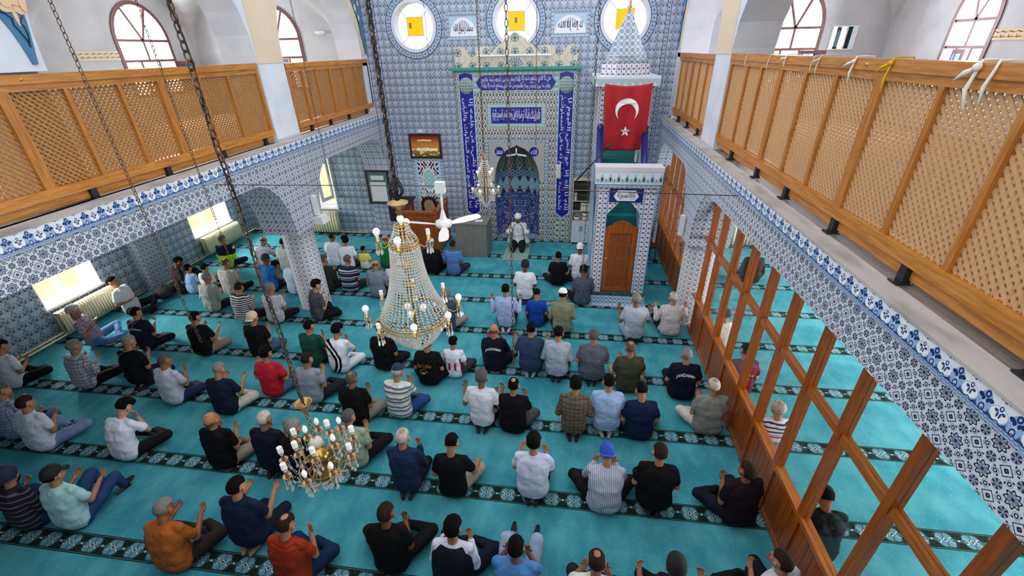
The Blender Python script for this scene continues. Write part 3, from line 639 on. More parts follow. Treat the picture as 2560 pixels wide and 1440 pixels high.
def arabic(t):
    out = []
    for i, c in enumerate(t):
        if c not in AF: out.append(c); continue
        pj = i > 0 and t[i-1] in AF and len(AF[t[i-1]]) == 4; nj = i+1 < len(t) and t[i+1] in AF; f = AF[c]
        if len(f) == 4: out.append(f[3] if pj and nj else f[1] if pj else f[2] if nj else f[0])
        else: out.append(f[1] if pj else f[0])
    return ''.join(reversed(out))
def text_mesh(body, bold=.0, shear=0.):
    cu = bpy.data.curves.new('t', 'FONT'); cu.body = body; cu.size = 1; cu.offset = bold; cu.shear = shear; cu.resolution_u = 3
    o = bpy.data.objects.new('t', cu); COL.objects.link(o); bpy.context.view_layer.update()
    me = bpy.data.meshes.new_from_object(o.evaluated_get(bpy.context.evaluated_depsgraph_get()))
    bpy.data.objects.remove(o); bpy.data.curves.remove(cu)
    xs = [v.co.x for v in me.vertices]; ys = [v.co.y for v in me.vertices]
    return me, (min(xs), min(ys), max(xs), max(ys))
def put_text(name, body, fm, u0, v0, u1, v1, m, parent, bold=.0, bend=None):
    """letters stretched into the rectangle u0..u1, v0..v1 of the surface fm"""
    me, (a, b, c, d) = text_mesh(body, bold)
    for v in me.vertices:
        s, t = (v.co.x-a)/(c-a), (v.co.y-b)/(d-b)
        if bend: s, t = bend(s, t)
        v.co = fm(u0+(u1-u0)*s, v0+(v1-v0)*t)
    me.materials.clear(); me.materials.append(m); me.update()
    o = bpy.data.objects.new(name, me); COL.objects.link(o); o.parent = parent; return o
WT = mat('white_glaze_lettering', col='#d6d8ec', rough=.3); BT = mat('black_glaze_lettering', col='#20254a', rough=.3)
def scribble(nm, fm, u0, v0, u1, v1, seed, m, par, n=26, w=.008):
    """small swirls and points between the letters"""
    r = random.Random(seed); b = MB()
    for i in range(n):
        u = r.uniform(u0, u1); v = r.uniform(v0, v1); q = r.uniform(.02, .05); a0 = r.uniform(0, 6.3)
        if r.random() < .45: b.add([fm(u+p[0], v+p[1]) for p in ((0, w), (w, 0), (0, -w), (-w, 0))], [(0, 1, 2, 3)])
        else:
            pts = [(u+q*cos(a0+t*.5), v+q*.7*sin(a0+t*.5)) for t in range(6)]
            for (p, z) in zip(pts[:-1], pts[1:]):
                dx, dz = z[0]-p[0], z[1]-p[1]; L = sqrt(dx*dx+dz*dz); nx, nz = -dz/L*w*.45, dx/L*w*.45
                b.add([fm(p[0]+nx, p[1]+nz), fm(p[0]-nx, p[1]-nz), fm(z[0]-nx, z[1]-nz), fm(z[0]+nx, z[1]+nz)], [(0, 1, 2, 3)])
    return b.build(nm, m, par)
# ================================================================ MIHRAB SURROUND
mh = thing('mihrab_surround', 'tall tiled prayer niche surround with cobalt inscription bands and scalloped crest', 'mihrab', (0, 0, 0))
F0 = YW-.07
nar = parch(CXM, .635, 0, 1.72, 2.70)
nar = [(u, max(v, 0)) for u, v in nar]
fr_out = [(-3.05, 0), (CXM-.635, 0)]+nar[1:-1]+[(CXM+.635, 0), (.07, 0), (.07, 4.55), (-3.05, 4.55)]
MB().plate(fr_out, [], mY(F0), (0, .068, 0)).build('tiled_face', M['cream'], mh)
S = lambda k: mY(F0-k)
def slab(nm, pts, m, k=.006, holes=(), par=None): return MB().plate(pts, list(holes), S(k), (0, k-.0005, 0)).build(nm, m, par or mh)
for sx in (-1, 1):
    c = CXM+sx*1.285; w = .175
    bd = slab('inscription_band', [(c-w, .86), (c, .73), (c+w, .86), (c+w, 4.1), (c-w, 4.1)], M['bluet'])
    slab('band_border', [(c-w-.03, .84), (c, .69), (c+w+.03, .84), (c+w+.03, 4.5), (c-w-.03, 4.5)], M['skyt'], .003)
    tx = 'ولا يحيطون بشيء من علمه إلا بما شاء وسع كرسيه السماوات والأرض' if sx < 0 else 'الله لا إله إلا هو الحي القيوم لا تأخذه سنة ولا نوم له ما في السماوات'
    ws = tx.split(); h = len(ws)//2
    for k, part in enumerate((' '.join(ws[:h]), ' '.join(ws[h:]))):
        # letters run up the band; two stacked lines
        u_a, u_b = (c+w-.02, c+.01) if k == 0 else (c-.01, c-w+.02)
        fm = lambda u, v, ua=u_a, ub=u_b: V((ua+(ub-ua)*(v), F0-.009, .95+2.95*(1-u)))
        put_text('lettering', arabic(part), fm, 0, 1, 1, 0, WT, bd, .012)
    scribble('lettering_ornament', S(.008), c-w+.03, .95, c+w-.03, 3.95, 5+sx, WT, bd, 70)
    # roundel at the corner
    slab('corner_field', [(c-w, 4.02), (c+w, 4.02), (c+w, 4.46), (c, 4.5), (c-w, 4.46)], M['bluet'], .008)
    MB().lathe([(.2, 0), (.19, .02), (.12, .03), (.001, .032)], (0, 0, 0), 28).build('roundel', mat('grey_green_arabesque', p_floret('#93a6a8', '#4d5f68', '#c8cec6', .07), .3), mh, (c, F0, 4.2)).rotation_euler = (pi/2, 0, 0)
    # lower panel with cream arabesque
    slab('foot_panel', rct(c-w-.02, .08, c+w+.02, .66), mat('dark_arabesque_panel', p_floret('#c9c8ba', '#2b3a44', '#4f7a7c', .16), .3))
tb = slab('inscription_band', [(CXM-1.02, 4.25), (CXM-.9, 4.09), (CXM+.9, 4.09), (CXM+1.02, 4.25), (CXM+.9, 4.44), (CXM-.9, 4.44)], M['bluet'], .008)
t1 = 'من ذا الذي يشفع عنده إلا بإذنه'; t2 = 'يعلم ما بين أيديهم وما خلفهم'
put_text('lettering', arabic(t1), S(.011), CXM+.0, 4.25, CXM+.88, 4.43, WT, tb, .014); put_text('lettering', arabic(t2), S(.011), CXM-.88, 4.25, CXM-.02, 4.43, WT, tb, .014)
put_text('lettering', arabic(t2), S(.011), CXM+.02, 4.1, CXM+.88, 4.27, WT, tb, .014); put_text('lettering', arabic(t1), S(.011), CXM-.88, 4.1, CXM-.0, 4.27, WT, tb, .014)
scribble('lettering_ornament', S(.011), CXM-.88, 4.12, CXM+.88, 4.42, 9, WT, tb, 60)
slab('band_border', rct(CXM-1.08, 4.06, CXM+1.08, 4.5), mat('green_spandrel_tile', p_floret('#a5c4bd', '#3f6d6c', '#dfe6dc', .13), .3), .004)
mp = slab('centre_panel', rct(CXM-.66, 3.29, CXM+.66, 3.68), M['bluet'], .008)
slab('centre_panel_border', rct(CXM-.76, 3.19, CXM+.76, 3.78), mat('pale_green_border_tile', p_floret('#a9c2c2', '#7a9aa0', '#dfe6e6', .08), .3), .004)
t3 = 'فلنولينك قبلة ترضاها'; t4 = 'فول وجهك شطر المسجد الحرام'
put_text('lettering', arabic(t3), S(.011), CXM+.02, 3.33, CXM+.63, 3.65, WT, mp, .02); put_text('lettering', arabic(t4), S(.011), CXM-.63, 3.33, CXM+.0, 3.65, WT, mp, .02)
scribble('lettering_ornament', S(.011), CXM-.62, 3.34, CXM+.62, 3.63, 4, WT, mp, 50)
ib = 'inner_band'; IM = mat('steel_blue_band_tile', p_floret('#9fb2c8', '#3c4a66', '#d7dce6', .09), .3)
slab(ib, [(CXM-.86, .0), (CXM-.86, 2.9), (CXM+.86, 2.9), (CXM+.86, 0), (CXM+.78, 0), (CXM+.78, 2.82), (CXM-.78, 2.82), (CXM-.78, 0)], IM, .01)
sp = [(CXM-.76, 1.75), (CXM-.76, 2.8), (CXM+.76, 2.8), (CXM+.76, 1.75), (CXM+.64, 1.75)]+[p for p in reversed(nar) if p[1] > 1.75]+[(CXM-.64, 1.75)]
slab('spandrel', sp, mat('stone_grey_spandrel', p_floret('#b3b0ab', '#8f8f92', '#c8c5bf', .06), .4), .004)
for sx, t in ((-1, 'محمد'), (1, 'الله')):
    c = (CXM+sx*.475, 2.56)
    ro = slab('small_roundel', circ(c[0], c[1], .125, 24), M['bluet'], .012)
    put_text('lettering', arabic(t), S(.015), c[0]-.085, c[1]-.07, c[0]+.085, c[1]+.06, WT, ro, .02)
tp = MB().plate([(CXM-.3, 2.49), (CXM, 2.74), (CXM+.3, 2.49), (CXM, 2.52)], [], mY(F0-.03), (0, .05, 0)).build('keystone', M['black'], mh)
k = MB(); k.bar((CXM-.27, F0-.05, 2.46), (CXM, F0-.05, 2.5), .03, .04); k.bar((CXM+.27, F0-.05, 2.46), (CXM, F0-.05, 2.5), .03, .04); k.bar((CXM, F0-.05, 2.48), (CXM, F0-.05, 2.66), .035, .03, (0, 1, 0)); k.build('white_spot_lamp', M['wplast'], mh)
# cornice with leaf teeth
b = MB().box((-3.15, F0-.09, 4.56), (.17, YW-.001, 4.62)).box((-3.1, F0-.05, 4.53), (.12, YW-.001, 4.56))
nt_ = 26
for i in range(nt_):
    x0 = -3.13+3.28*i/nt_; x1 = x0+3.28/nt_; b.add([(x0, F0-.092, 4.6), (x1, F0-.092, 4.6), ((x0+x1)/2, F0-.06, 4.5), (x0, F0-.05, 4.6), (x1, F0-.05, 4.6)], [(0, 2, 1), (0, 3, 2), (1, 2, 4)])
b.build('cornice', M['tealt'], mh)
def p_crest():
    u, v = uv_wall(); a = nabs(u-CXM); P = .36; q = cell(a, P); r = nhyp(q*P, (nfr(v/.3)-.5)*.3); th = natan((nfr(v/.3)-.5)*.3, q*P); c = '#d6cdbd'
    c = mixc(ring(nsin(a*19+nsin(v*16)*1.5), 0, .07), c, '#4d5a55'); c = mixc(r < .06+ncos(th*5)*.02, c, '#6c8f93'); c = mixc(ring(r, .085, .006)*1, c, '#55503f'); c = mixc(r < .022, c, '#3b4c7c')
    c = mixc(ring(nhyp(a, (v-4.62)), .16, .05)*(ncos(natan(v-4.62, a)*18) > 0), c, '#5f7fae')
    return c
def crest():
    def half():
        p = [(1.53, 4.62), (1.53, 5.02), (1.47, 5.05), (1.38, 5.1), (1.28, 5.04), (1.12, 4.98), (1.06, 4.9), (1.02, 4.88)]
        p += [(1.0, 4.95), (.97, 5.03), (.9, 5.08), (.78, 5.09), (.66, 5.07), (.62, 5.0), (.6, 4.93), (.57, 4.95), (.52, 5.0), (.45, 5.07), (.36, 5.13), (.3, 5.15), (.25, 5.24), (.13, 5.3), (0, 5.38)]
        return p
    h = half(); return [(CXM-x, z) for x, z in h]+[(CXM+x, z) for x, z in reversed(h[:-1])]
MB().plate(crest(), [], mY(F0-.02), (0, .085, 0)).build('crest', mat('cream_flower_crest', p_crest, .3), mh)
tl = MB().tube([(-2.42, YW-.22, 4.87), (-.6, YW-.22, 4.87)], .028, 10).build('tube_lamp', M['wplast']); tag(tl, 'long white tube lamp fixed across the crest above the niche', 'lamp')
MB().box((-2.36, YW-.21, 4.86), (-2.3, YW-.095, 4.88)).box((-.72, YW-.21, 4.86), (-.66, YW-.095, 4.88)).build('bracket', M['wplast'], tl)
# plaques beside the centre window
for u0, v0, u1, v1, t, lb in ((-3.12, 5.3, -2.42, 5.74, 'محمد رسول الله', 'calligraphy tile plaque left of the middle round window'), (-.56, 5.31, .22, 5.73, 'لا إله إلا الله', 'calligraphy tile plaque right of the middle round window')):
    t_ = thing('tile_plaque', lb, 'plaque'); PB = MB().plate(rct(u0-.07, v0-.07, u1+.07, v1+.07), [rct(u0, v0, u1, v1)], mY(YW-.02), (0, .0195, 0)); PB.build('tile_border', IM, t_)
    MB().plate(rct(u0, v0, u1, v1), [], mY(YW-.012), (0, .011, 0)).build('field', M['skyt'], t_)
    cx = (u0+u1)/2
    MB().plate(arc(cx, v0+.01, (u1-u0)/2-.02, 0, pi, 20, v1-v0-.05), [], mY(YW-.017), (0, .004, 0)).build('white_dome_field', mat('white_glaze', col='#e3e7f0', rough=.3), t_)
    hw = (u1-u0)/2-.1
    put_text('lettering', arabic(t), mY(YW-.019), cx-hw, v0+.06, cx+hw, v1-.16, BT, t_, .01)
    lb_ = MB()
    for i in range(-4, 5): lb_.bar((cx+i*hw*.2, YW-.019, v0+.13), (cx+i*hw*.18, YW-.019, v1-.09-.012*i*i*.8), .012, .002, (0, 1, 0))
    lb_.build('letter_stems', BT, t_)
# ================================================================ MINBAR (pulpit stair)
mn = thing('minbar', 'tall tiled pulpit stair with lattice door, green carpet steps and pointed spire', 'pulpit', (0, 0, 0))
X0, X1, YF = .52, 1.64, 8.5
gate = [(X0, .3), (X0, 2.62), (X1+.02, 2.62), (X1+.02, .3), (X1-.23, .3), (X1-.23, 2.08), ((X0+X1)/2, 2.45), (X0+.23, 2.08), (X0+.23, .3)]
MB().plate(gate, [], mY(YF), (0, .16, 0)).build('gate_frame', M['floret'], mn)
for a, b in ((X0, X0+.23), (X1-.21, X1+.02)):
    for q in (a, b-.025): MB().box((q, YF-.012, .3), (q+.025, YF, 2.6)).build('gate_edge', mat('blue_edge_tile', p_floret('#9db7d4', '#3c5c94', '#dfe8f2', .05), .3), mn)
MB().box((X0+.25, YF-.01, 2.33), (X1-.23, YF, 2.6)).build('inscription_border', M['navyt'], mn)
ip = MB().plate([(X0+.33, 2.45), (X0+.4, 2.36), (X1-.38, 2.36), (X1-.31, 2.45), (X1-.38, 2.57), (X0+.4, 2.57)], [], mY(YF-.016), (0, .006, 0)).build('inscription_field', mat('white_glaze', col='#e3e7f0'), mn)
put_text('lettering', arabic('لا إله إلا الله محمد رسول الله'), mY(YF-.018), X0+.4, 2.38, X1-.38, 2.55, BT, ip, .015)
MB().box((X0-.01, YF-.03, 2.62), (X1+.04, YF+.2, 2.70)).build('frieze', IM, mn)
def p_cren():
    x, y, z = coords(); a = nabs(cell(x, .155, .6)); w = (z-2.7)/.25; c = '#dfe6ee'
    c = mixc((w < .75-a*1.4)*(w > .1), c, '#a9cbd8'); c = mixc(ell(a, w, 0, .35, .12, .18), c, '#2d4660'); c = mixc(nabs(w-.75+a*1.4) < .03, c, '#7aa2b4'); c = mixc(ell(a, w, .5, .3, .07, .12), c, '#50688a'); return c
MB().box((X0-.05, YF-.06, 2.70), (X1+.08, YF+.26, 2.94)).build('cornice', mat('white_crenel_tile', p_cren, .3), mn)
MB().box((X0-.06, YF-.07, 2.94), (X1+.09, YF+.28, 3.02)).build('cornice_top', mat('white_marble', col='#d9d7dc', rough=.4), mn)
MB().box((X0-.12, YF-.12, 0), (X1+.1, YF+.2, .03)).box((X0-.08, YF-.06, .03), (X1+.05, YF+.2, .24)).build('base_step', M['floretb'], mn)
MB().box((X0-.06, YF-.04, .24), (X1+.04, YF+.2, .30)).build('sill_carpet', mat('dark_band_carpet', lambda: mixc(noise_n(12, 2), '#12211f', '#41646b'), .9), mn)
# door
dr = bpy.data.objects.new('lattice_door', None); COL.objects.link(dr); dr.parent = mn
DX0, DX1, DY = X0+.24, X1-.24, YF+.05; dc = (DX0+DX1)/2
MB().box((DX0, DY, .31), (DX0+.09, DY+.05, 1.78)).build('stile', M['pine'], dr); MB().box((DX1-.09, DY, .31), (DX1, DY+.05, 1.78)).build('stile', M['pine'], dr)
MB().box((DX0+.09, DY, .31), (DX1-.09, DY+.05, .4)).build('rail', M['pine'], dr)
MB().plate([(DX0+.05, 1.66), (DX1-.05, 1.66), (DX1-.05, 1.80), (DX1-.12, 1.82), (DX1-.16, 1.87), (dc+.08, 1.9), (dc, 1.93), (dc-.08, 1.9), (DX0+.16, 1.87), (DX0+.12, 1.82), (DX0+.05, 1.80)], [], mY(DY-.005), (0, .05, 0)).build('carved_top_rail', M['pine'], dr)
lb = MB()
def lat_y(b, Y, x0, x1, z0, z1, p, w, th):
    for sg in (1, -1):
        yo = Y+sg*th/2; k = -int((z1-z0)/p)-1
        while x0+k*p < x1+(z1-z0):
            c0 = x0+k*p
            if sg > 0: za = max(z0, z0+(x0-c0)); zb = min(z1, z0+(x1-c0)); f = lambda z: c0+(z-z0)
            else: za = max(z0, z0-(x1-c0)); zb = min(z1, z0-(x0-c0)); f = lambda z: c0-(z-z0)
            if zb-za > .01: b.bar((f(za), yo, za), (f(zb), yo, zb), w, th, (0, 1, 0))
            k += 1
lat_y(lb, DY+.03, DX0+.09, DX1-.09, .4, 1.67, .052, .02, .008); lb.build('lattice_panel', M['pine'], dr)
MB().ball((DX0+.05, DY-.02, 1.1), .015).build('knob', M['wplast'], dr)
# side walls, stairs, handrails
for x in (X0+.02, X1-.06):
    MB().add([(x, YF+.14, 0), (x, 11.9, 0), (x, 11.9, 2.9), (x, 10.2, 2.75), (x, YF+.14, 1.0), (x+.06, YF+.14, 0), (x+.06, 11.9, 0), (x+.06, 11.9, 2.9), (x+.06, 10.2, 2.75), (x+.06, YF+.14, 1.0)],
             [(0, 4, 3, 2, 1), (5, 6, 7, 8, 9), (0, 5, 9, 4), (4, 9, 8, 3), (3, 8, 7, 2), (0, 1, 6, 5)]).build('side_wall', M['floretb'], mn)
GC = mat('green_stair_carpet', lambda: mixc(noise_n(9, 3), '#1c7478', '#2a8a8a'), .95)
for k in range(9):
    y = YF+.3+k*.21; z = .3+.27*(k+1)
    MB().box((X0+.08, y, .02), (X1-.07, y+.215, z)).build('stair_step', GC, mn)
MB().box((X0+.08, 10.69, .02), (X1-.07, 11.9, 2.74)).build('platform', GC, mn)
for x in (X0+.05, X1-.12):
    pts = [(x+.03, YF+.3, 1.75), (x+.03, 10.25, 3.42)]
    MB().add([(x-.03, YF+.3, .9), (x+.09, YF+.3, .9), (x+.09, YF+.3, 1.7), (x-.03, YF+.3, 1.7), (x-.03, 10.3, 2.6), (x+.09, 10.3, 2.6), (x+.09, 10.3, 3.4), (x-.03, 10.3, 3.4)],
             [(0, 1, 2, 3), (4, 7, 6, 5), (0, 4, 5, 1), (1, 5, 6, 2), (2, 6, 7, 3), (3, 7, 4, 0)]).build('handrail_wall', M['skyt'], mn)
    MB().tube(pts, .075, 14).build('handrail', M['navyt'], mn)
    MB().lathe([(.078, 0), (.08, .05), (.05, .1), (.001, .13)], (x+.03, 10.25, 3.42), 14).build('handrail_finial', M['navyt'], mn)
MB().box((X1-.22, 10.32, 2.7), (X1-.17, 10.37, 4.2)).build('inner_mullion', M['wht'], mn)
# canopy
CY = 10.75; cxm = 1.06
for x in (X0+.0, X1-.1):
    for y in (10.35, 11.7): MB().box((x, y, 2.7), (x+.12, y+.12, 4.3)).build('canopy_post', M['floret'], mn)
MB().box((X0-.12, 10.22, 4.28), (X1+.12, 12.05, 4.46)).build('canopy', mat('white_crenel_tile_high', lambda: (lambda x, z: mixc((z > 4.36-nabs(cell(x, .15))*.3)*(z < 4.42), '#dfe3ea', '#a9c7cc'))(coords()[0], coords()[2]), .3), mn)
MB().lathe([(.56, 4.46), (.56, 4.52), (.54, 4.52), (.54, 4.68), (.52, 4.7)], (cxm, CY+.1, 0), 8, False, 1, 1, pi/8, 2*pi+pi/8).build('spire_drum', M['floret'], mn)
MB().lathe([(.46, 4.68), (.46, 4.84), (.43, 4.86)], (cxm, CY+.1, 0), 8, False, 1, 1, pi/8, 2*pi+pi/8).build('spire_collar', M['ringt'], mn)
MB().lathe([(.42, 4.84), (.40, 4.9), (.06, 5.62), (.05, 5.64)], (cxm, CY+.1, 0), 8, False, 1, 1, pi/8, 2*pi+pi/8).build('spire', M['ringt'], mn)
fi = MB().lathe([(.05, 5.62), (.035, 5.68), (.05, 5.72), (.02, 5.76), (.028, 5.8), (.014, 5.84), (.022, 5.88), (.01, 5.93), (.01, 5.97)], (cxm, CY+.1, 0), 12)
fi.tube([(cxm+.075*cos(a), CY+.1, 6.03+.075*sin(a)) for a in [R(-225+27*i) for i in range(11)]][::-1] if False else [(cxm+.07*cos(R(a)), CY+.1, 6.05+.07*sin(R(a))) for a in range(120, 421, 20)], .012, 6); fi.build('crescent_finial', M['bronze'], mn)
# flag
def flag():
    n, m = 22, 30; b = MB(); vs = []; fs = []
    for j in range(m+1):
        t = j/m
        for i in range(n+1):
            s = i/n; w = .97-.1*t; sag = .05*sin(pi*s)*(1-t)
            x = .62+.03*t*1.2+s*w+.04*t; z = 4.34-sag-t*1.36+.03*s*t
            y = 10.16-.02-.035*sin(s*9+t*2)*t-.02*sin(s*17+3*t)-.04*sin(pi*t)
            vs.append((x, y, z))
    for j in range(m):
        for i in range(n): a = j*(n+1)+i; fs.append((a, a+1, a+n+2, a+n+1))
    return b.add(vs, fs, True), vs, n, m
fb, fv, fn_, fm_ = flag(); fl = fb.build('flag', M['red']); fl.modifiers.new('s', 'SOLIDIFY').thickness = .004
tag(fl, 'red flag with white crescent and star hanging from the pulpit canopy', 'flag')
def onflag(u, v):      # u 0..1 across, v 0..1 down
    i = min(fn_-1, max(0, int(u*fn_))); j = min(fm_-1, max(0, int(v*fm_))); fu = u*fn_-i; fv_ = v*fm_-j
    p = lambda a, b: V(fv[b*(fn_+1)+a]); q = (p(i, j)*(1-fu)+p(i+1, j)*fu)*(1-fv_)+(p(i, j+1)*(1-fu)+p(i+1, j+1)*fu)*fv_
    return q+V((0, -.022, 0))
o = circ(.50, .375, .255, 40, .255*.95/1.36); cr = []
n = 40
# crescent opening downwards (flag hung lengthwise)
ro, ri, dy = .255, .205, .072; k = .97/1.36
import math as _m
ai = _m.acos(max(-1, min(1, (ro*ro-ri*ri+dy*dy)/(2*ro*dy)))); ao = _m.acos((ri*ri-ro*ro+dy*dy)/(2*ri*dy)) if abs((ri*ri-ro*ro+dy*dy)/(2*ri*dy)) <= 1 else 0
outer = [(.5+ro*cos(t), .36+k*(-ro*sin(t))) for t in [(-pi/2+ai)+(2*pi-2*ai)*i/30 for i in range(31)]]
p0, p1 = outer[0], outer[-1]; ic = (.5, .36+k*dy)
a0 = atan2(-(p1[1]-ic[1])/k, p1[0]-ic[0]); a1 = atan2(-(p0[1]-ic[1])/k, p0[0]-ic[0])
if a0 < a1: a0 += 2*pi
inner = [(ic[0]+ri*cos(a0+(a1-a0)*i/30), ic[1]-k*ri*sin(a0+(a1-a0)*i/30)) for i in range(1, 30)]
loop = outer+inner; tr = tessellate_polygon([[V((p[0], p[1], 0)) for p in loop]])
MB().add([onflag(*p) for p in loop], [tuple(t) for t in tr]).build('crescent', M['wht'], fl)
st = [(.5+(.125 if i % 2 == 0 else .05)*sin(pi*i/5), .69-k*(.125 if i % 2 == 0 else .05)*cos(pi*i/5)) for i in range(10)]; tr = tessellate_polygon([[V((p[0], p[1], 0)) for p in st]])
MB().add([onflag(*p) for p in st], [tuple(t) for t in tr]).build('star', M['wht'], fl)
mc = MB().tube([V((.12, 8.62, 2.72)), V((.62, 8.6, 3.3))], .014, 8).tube([V((.62, 8.6, 3.3)), V((.72, 8.6, 3.42))], .028, 8)
mp_ = mc.build('microphone_boom', M['black']); tag(mp_, 'black microphone boom reaching up beside the pulpit cornice', 'microphone')
# ================================================================ FURNITURE BY THE QIBLA WALL
def books(x0, x1, z, y0, y1, lb, cols, hs, grp):
    r = random.Random(int(z*100)+len(cols)); x = x0; k = 0
    while x < x1-.02:
        w = r.uniform(.028, .042); h = r.uniform(*hs); c = cols[k % len(cols)]
        o = MB().box((x, y0+.01, z), (x+w-.003, y1, z+h)).build('book', mat('book_'+c[1:], col=c, rough=.5))
        MB().box((x+.003, y0+.007, z+h*.62), (x+w-.006, y0+.01, z+h*.72)).build('spine_label', M['gold'], o)
        tag(o, lb, 'book', grp); x += w; k += 1
sh = thing('bookcase', 'white bookcase with two doors below, between niche and pulpit', 'bookcase')
sx0, sx1, sy0, sy1, st_ = .08, .62, 11.85, 12.08, 1.88
SW = mat('white_laminate', col='#d7dbe2', rough=.45); SB = mat('beige_laminate', col='#c4b9a4', rough=.5)
MB().box((sx0, sy0, 0), (sx0+.02, sy1, st_)).build('side_panel', SB, sh); MB().box((sx1-.02, sy0, 0), (sx1, sy1, st_)).build('side_panel', SB, sh)
MB().box((sx0+.02, sy1-.01, 0), (sx1-.02, sy1, st_)).build('back_panel', SB, sh)
for z in (.7, 1.0, 1.28, 1.58, st_-.02): MB().box((sx0+.02, sy0, z-.01), (sx1-.02, sy1-.01, z+.01)).build('shelf', SB, sh)
for a, b, hx in ((sx0+.02, (sx0+sx1)/2-.003, -.03), ((sx0+sx1)/2+.003, sx1-.02, .03)):
    d = MB().box((a, sy0-.018, .06), (b, sy0, .69)).build('door', SW, sh); MB().box(((sx0+sx1)/2+hx-.006, sy0-.035, .42), ((sx0+sx1)/2+hx+.006, sy0-.018, .56)).build('handle', M['dgrey'], d)
books(sx0+.03, sx1-.03, 1.59, sy0+.02, sy1-.03, 'dark brown spined volume on the top shelf of the white bookcase', ['#2c1d14', '#33241a', '#241a14'], (.22, .235), 'dark volumes on the top shelf')
books(sx0+.03, sx0+.13, 1.29, sy0+.02, sy1-.03, 'pale book at the left end of the second shelf', ['#8e8a80', '#d8d6d0', '#7b6a58'], (.2, .22), 'mixed books on the second shelf')
books(sx0+.15, sx1-.03, 1.29, sy0+.02, sy1-.03, 'dark green volume on the second shelf of the bookcase', ['#1c2a22', '#20271f', '#1a2320'], (.215, .23), 'dark volumes on the second shelf')
books(sx0+.03, sx0+.22, 1.01, sy0+.02, sy1-.03, 'black volume on the third shelf of the bookcase', ['#16181c', '#1d2024'], (.2, .21), 'black volumes on the third shelf')
books(sx0+.24, sx1-.04, 1.01, sy0+.02, sy1-.03, 'white volume on the third shelf of the bookcase', ['#e2e0da', '#d2d0c8'], (.2, .21), 'white volumes on the third shelf')
for x, z, lb in ((.22, .715, 'white tub of prayer beads on the left of the bookcase counter'), (.46, .715, 'lower white tub on the right of the bookcase counter'), (.46, .83, 'upper white tub stacked on another tub in the bookcase')):
    o = MB().lathe([(.001, 0), (.075, 0), (.09, .1), (.08, .1), (.07, .02), (.001, .02)], (0, 0, 0), 20).build('tub', M['wplast'], None, (x, sy0+.1, z)); tag(o, lb, 'tub')
    MB().lathe([(.001, .085), (.075, .08)], (0, 0, 0), 16).build('contents', mat('dark_beads', col='#2a211d', rough=.7), o)
# grey lectern desk
dk = thing('desk', 'grey wood-grain counter desk standing left of the niche', 'desk', (-2.58, 10.98, 0), R(-2))
GW = mat('grey_woodgrain', p_wood('#8d8a83', '#6e6c66', s=5, axis=2), .5)
MB().box((-.42, -.25, 0), (.42, -.23, .93)).build('front_panel', GW, dk); MB().box((-.42, -.23, 0), (-.4, .4, .93)).build('side_panel', GW, dk); MB().box((.4, -.23, 0), (.42, .4, .93)).build('side_panel', GW, dk)
MB().box((-.44, -.27, .93), (.44, .42, .96)).build('desk_top', GW, dk); MB().box((-.4, -.1, .5), (.4, .38, .52)).build('shelf', GW, dk)
for lx, ly, w, h, lb in ((-.28, .12, .28, .2, 'open white papers on the left of the grey desk'), (.18, -.02, .2, .14, 'small white sheet on the right of the grey desk')):
    o = MB().box((-w/2, -h/2, 0), (w/2, h/2, .006)).build('paper', mat('paper', col='#e8e8e6', rough=.7), None, (-2.58+lx, 10.98+ly, .961)); o.rotation_euler = (0, 0, .1); tag(o, lb, 'paper')
# carved wooden preaching pulpit
kp = thing('preaching_pulpit', 'reddish wooden preaching pulpit with open railed seat and panelled front', 'pulpit')
kx0, kx1, ky0, ky1 = -4.6, -3.5, 10.72, 11.9
WN = M['walnut']
for x in (kx0, kx1-.08):
    for y in (ky0, ky1-.08): MB().box((x, y, 0), (x+.08, y+.08, 1.3)).build('post', WN, kp)
MB().box((kx0+.08, ky0+.02, .06), (kx1-.08, ky0+.06, 1.2)).build('front_panel', WN, kp)
MB().box((kx0+.02, ky0+.08, .06), (kx0+.06, ky1-.08, 1.2)).build('side_panel', WN, kp); MB().box((kx1-.06, ky0+.08, .06), (kx1-.02, ky1-.08, 1.2)).build('side_panel', WN, kp)
for a, b in ((kx0+.14, kx0+.5), (kx0+.58, kx1-.14)):
    for z0, z1 in ((.12, .5), (.6, 1.08)): MB().plate(rct(a, z0, b, z1), [rct(a+.05, z0+.05, b-.05, z1-.05)], mY(ky0+.0), (0, .02, 0)).build('panel_moulding', WN, kp)
MB().box((kx0-.02, ky0-.03, 1.2), (kx1+.02, ky0+.1, 1.26)).box((kx0-.02, ky0+.1, 1.2), (kx0+.1, ky1, 1.26)).box((kx1-.1, ky0+.1, 1.2), (kx1+.02, ky1, 1.26)).build('top_rail', WN, kp)
MB().box((kx0+.06, ky0+.08, .72), (kx1-.06, ky1, .76)).build('seat_floor', WN, kp)
MB().plate([(-.22, 0), (.22, 0), (.24, .35), (.16, .5), (0, .54), (-.16, .5), (-.24, .35)], [], lambda u, v: V((-3.98+u, 11.66, .85+v)), (0, .05, 0)).build('backrest', mat('dark_walnut', col='#3c1d12', rough=.35), kp)
MB().plate([(-.12, .05), (.12, .05), (.15, .3), (.1, .42), (0, .45), (-.1, .42), (-.15, .3)], [], lambda u, v: V((-3.98+u, 11.645, .85+v)), (0, .02, 0)).build('backrest_cushion', mat('beige_cushion', col='#a58f73', rough=.9), kp)
MB().lathe([(.03, 0), (.045, .03), (.02, .06), (.03, .1), (.001, .13)], (kx1-.04, ky0+.04, 1.3), 12).build('finial', WN, kp)
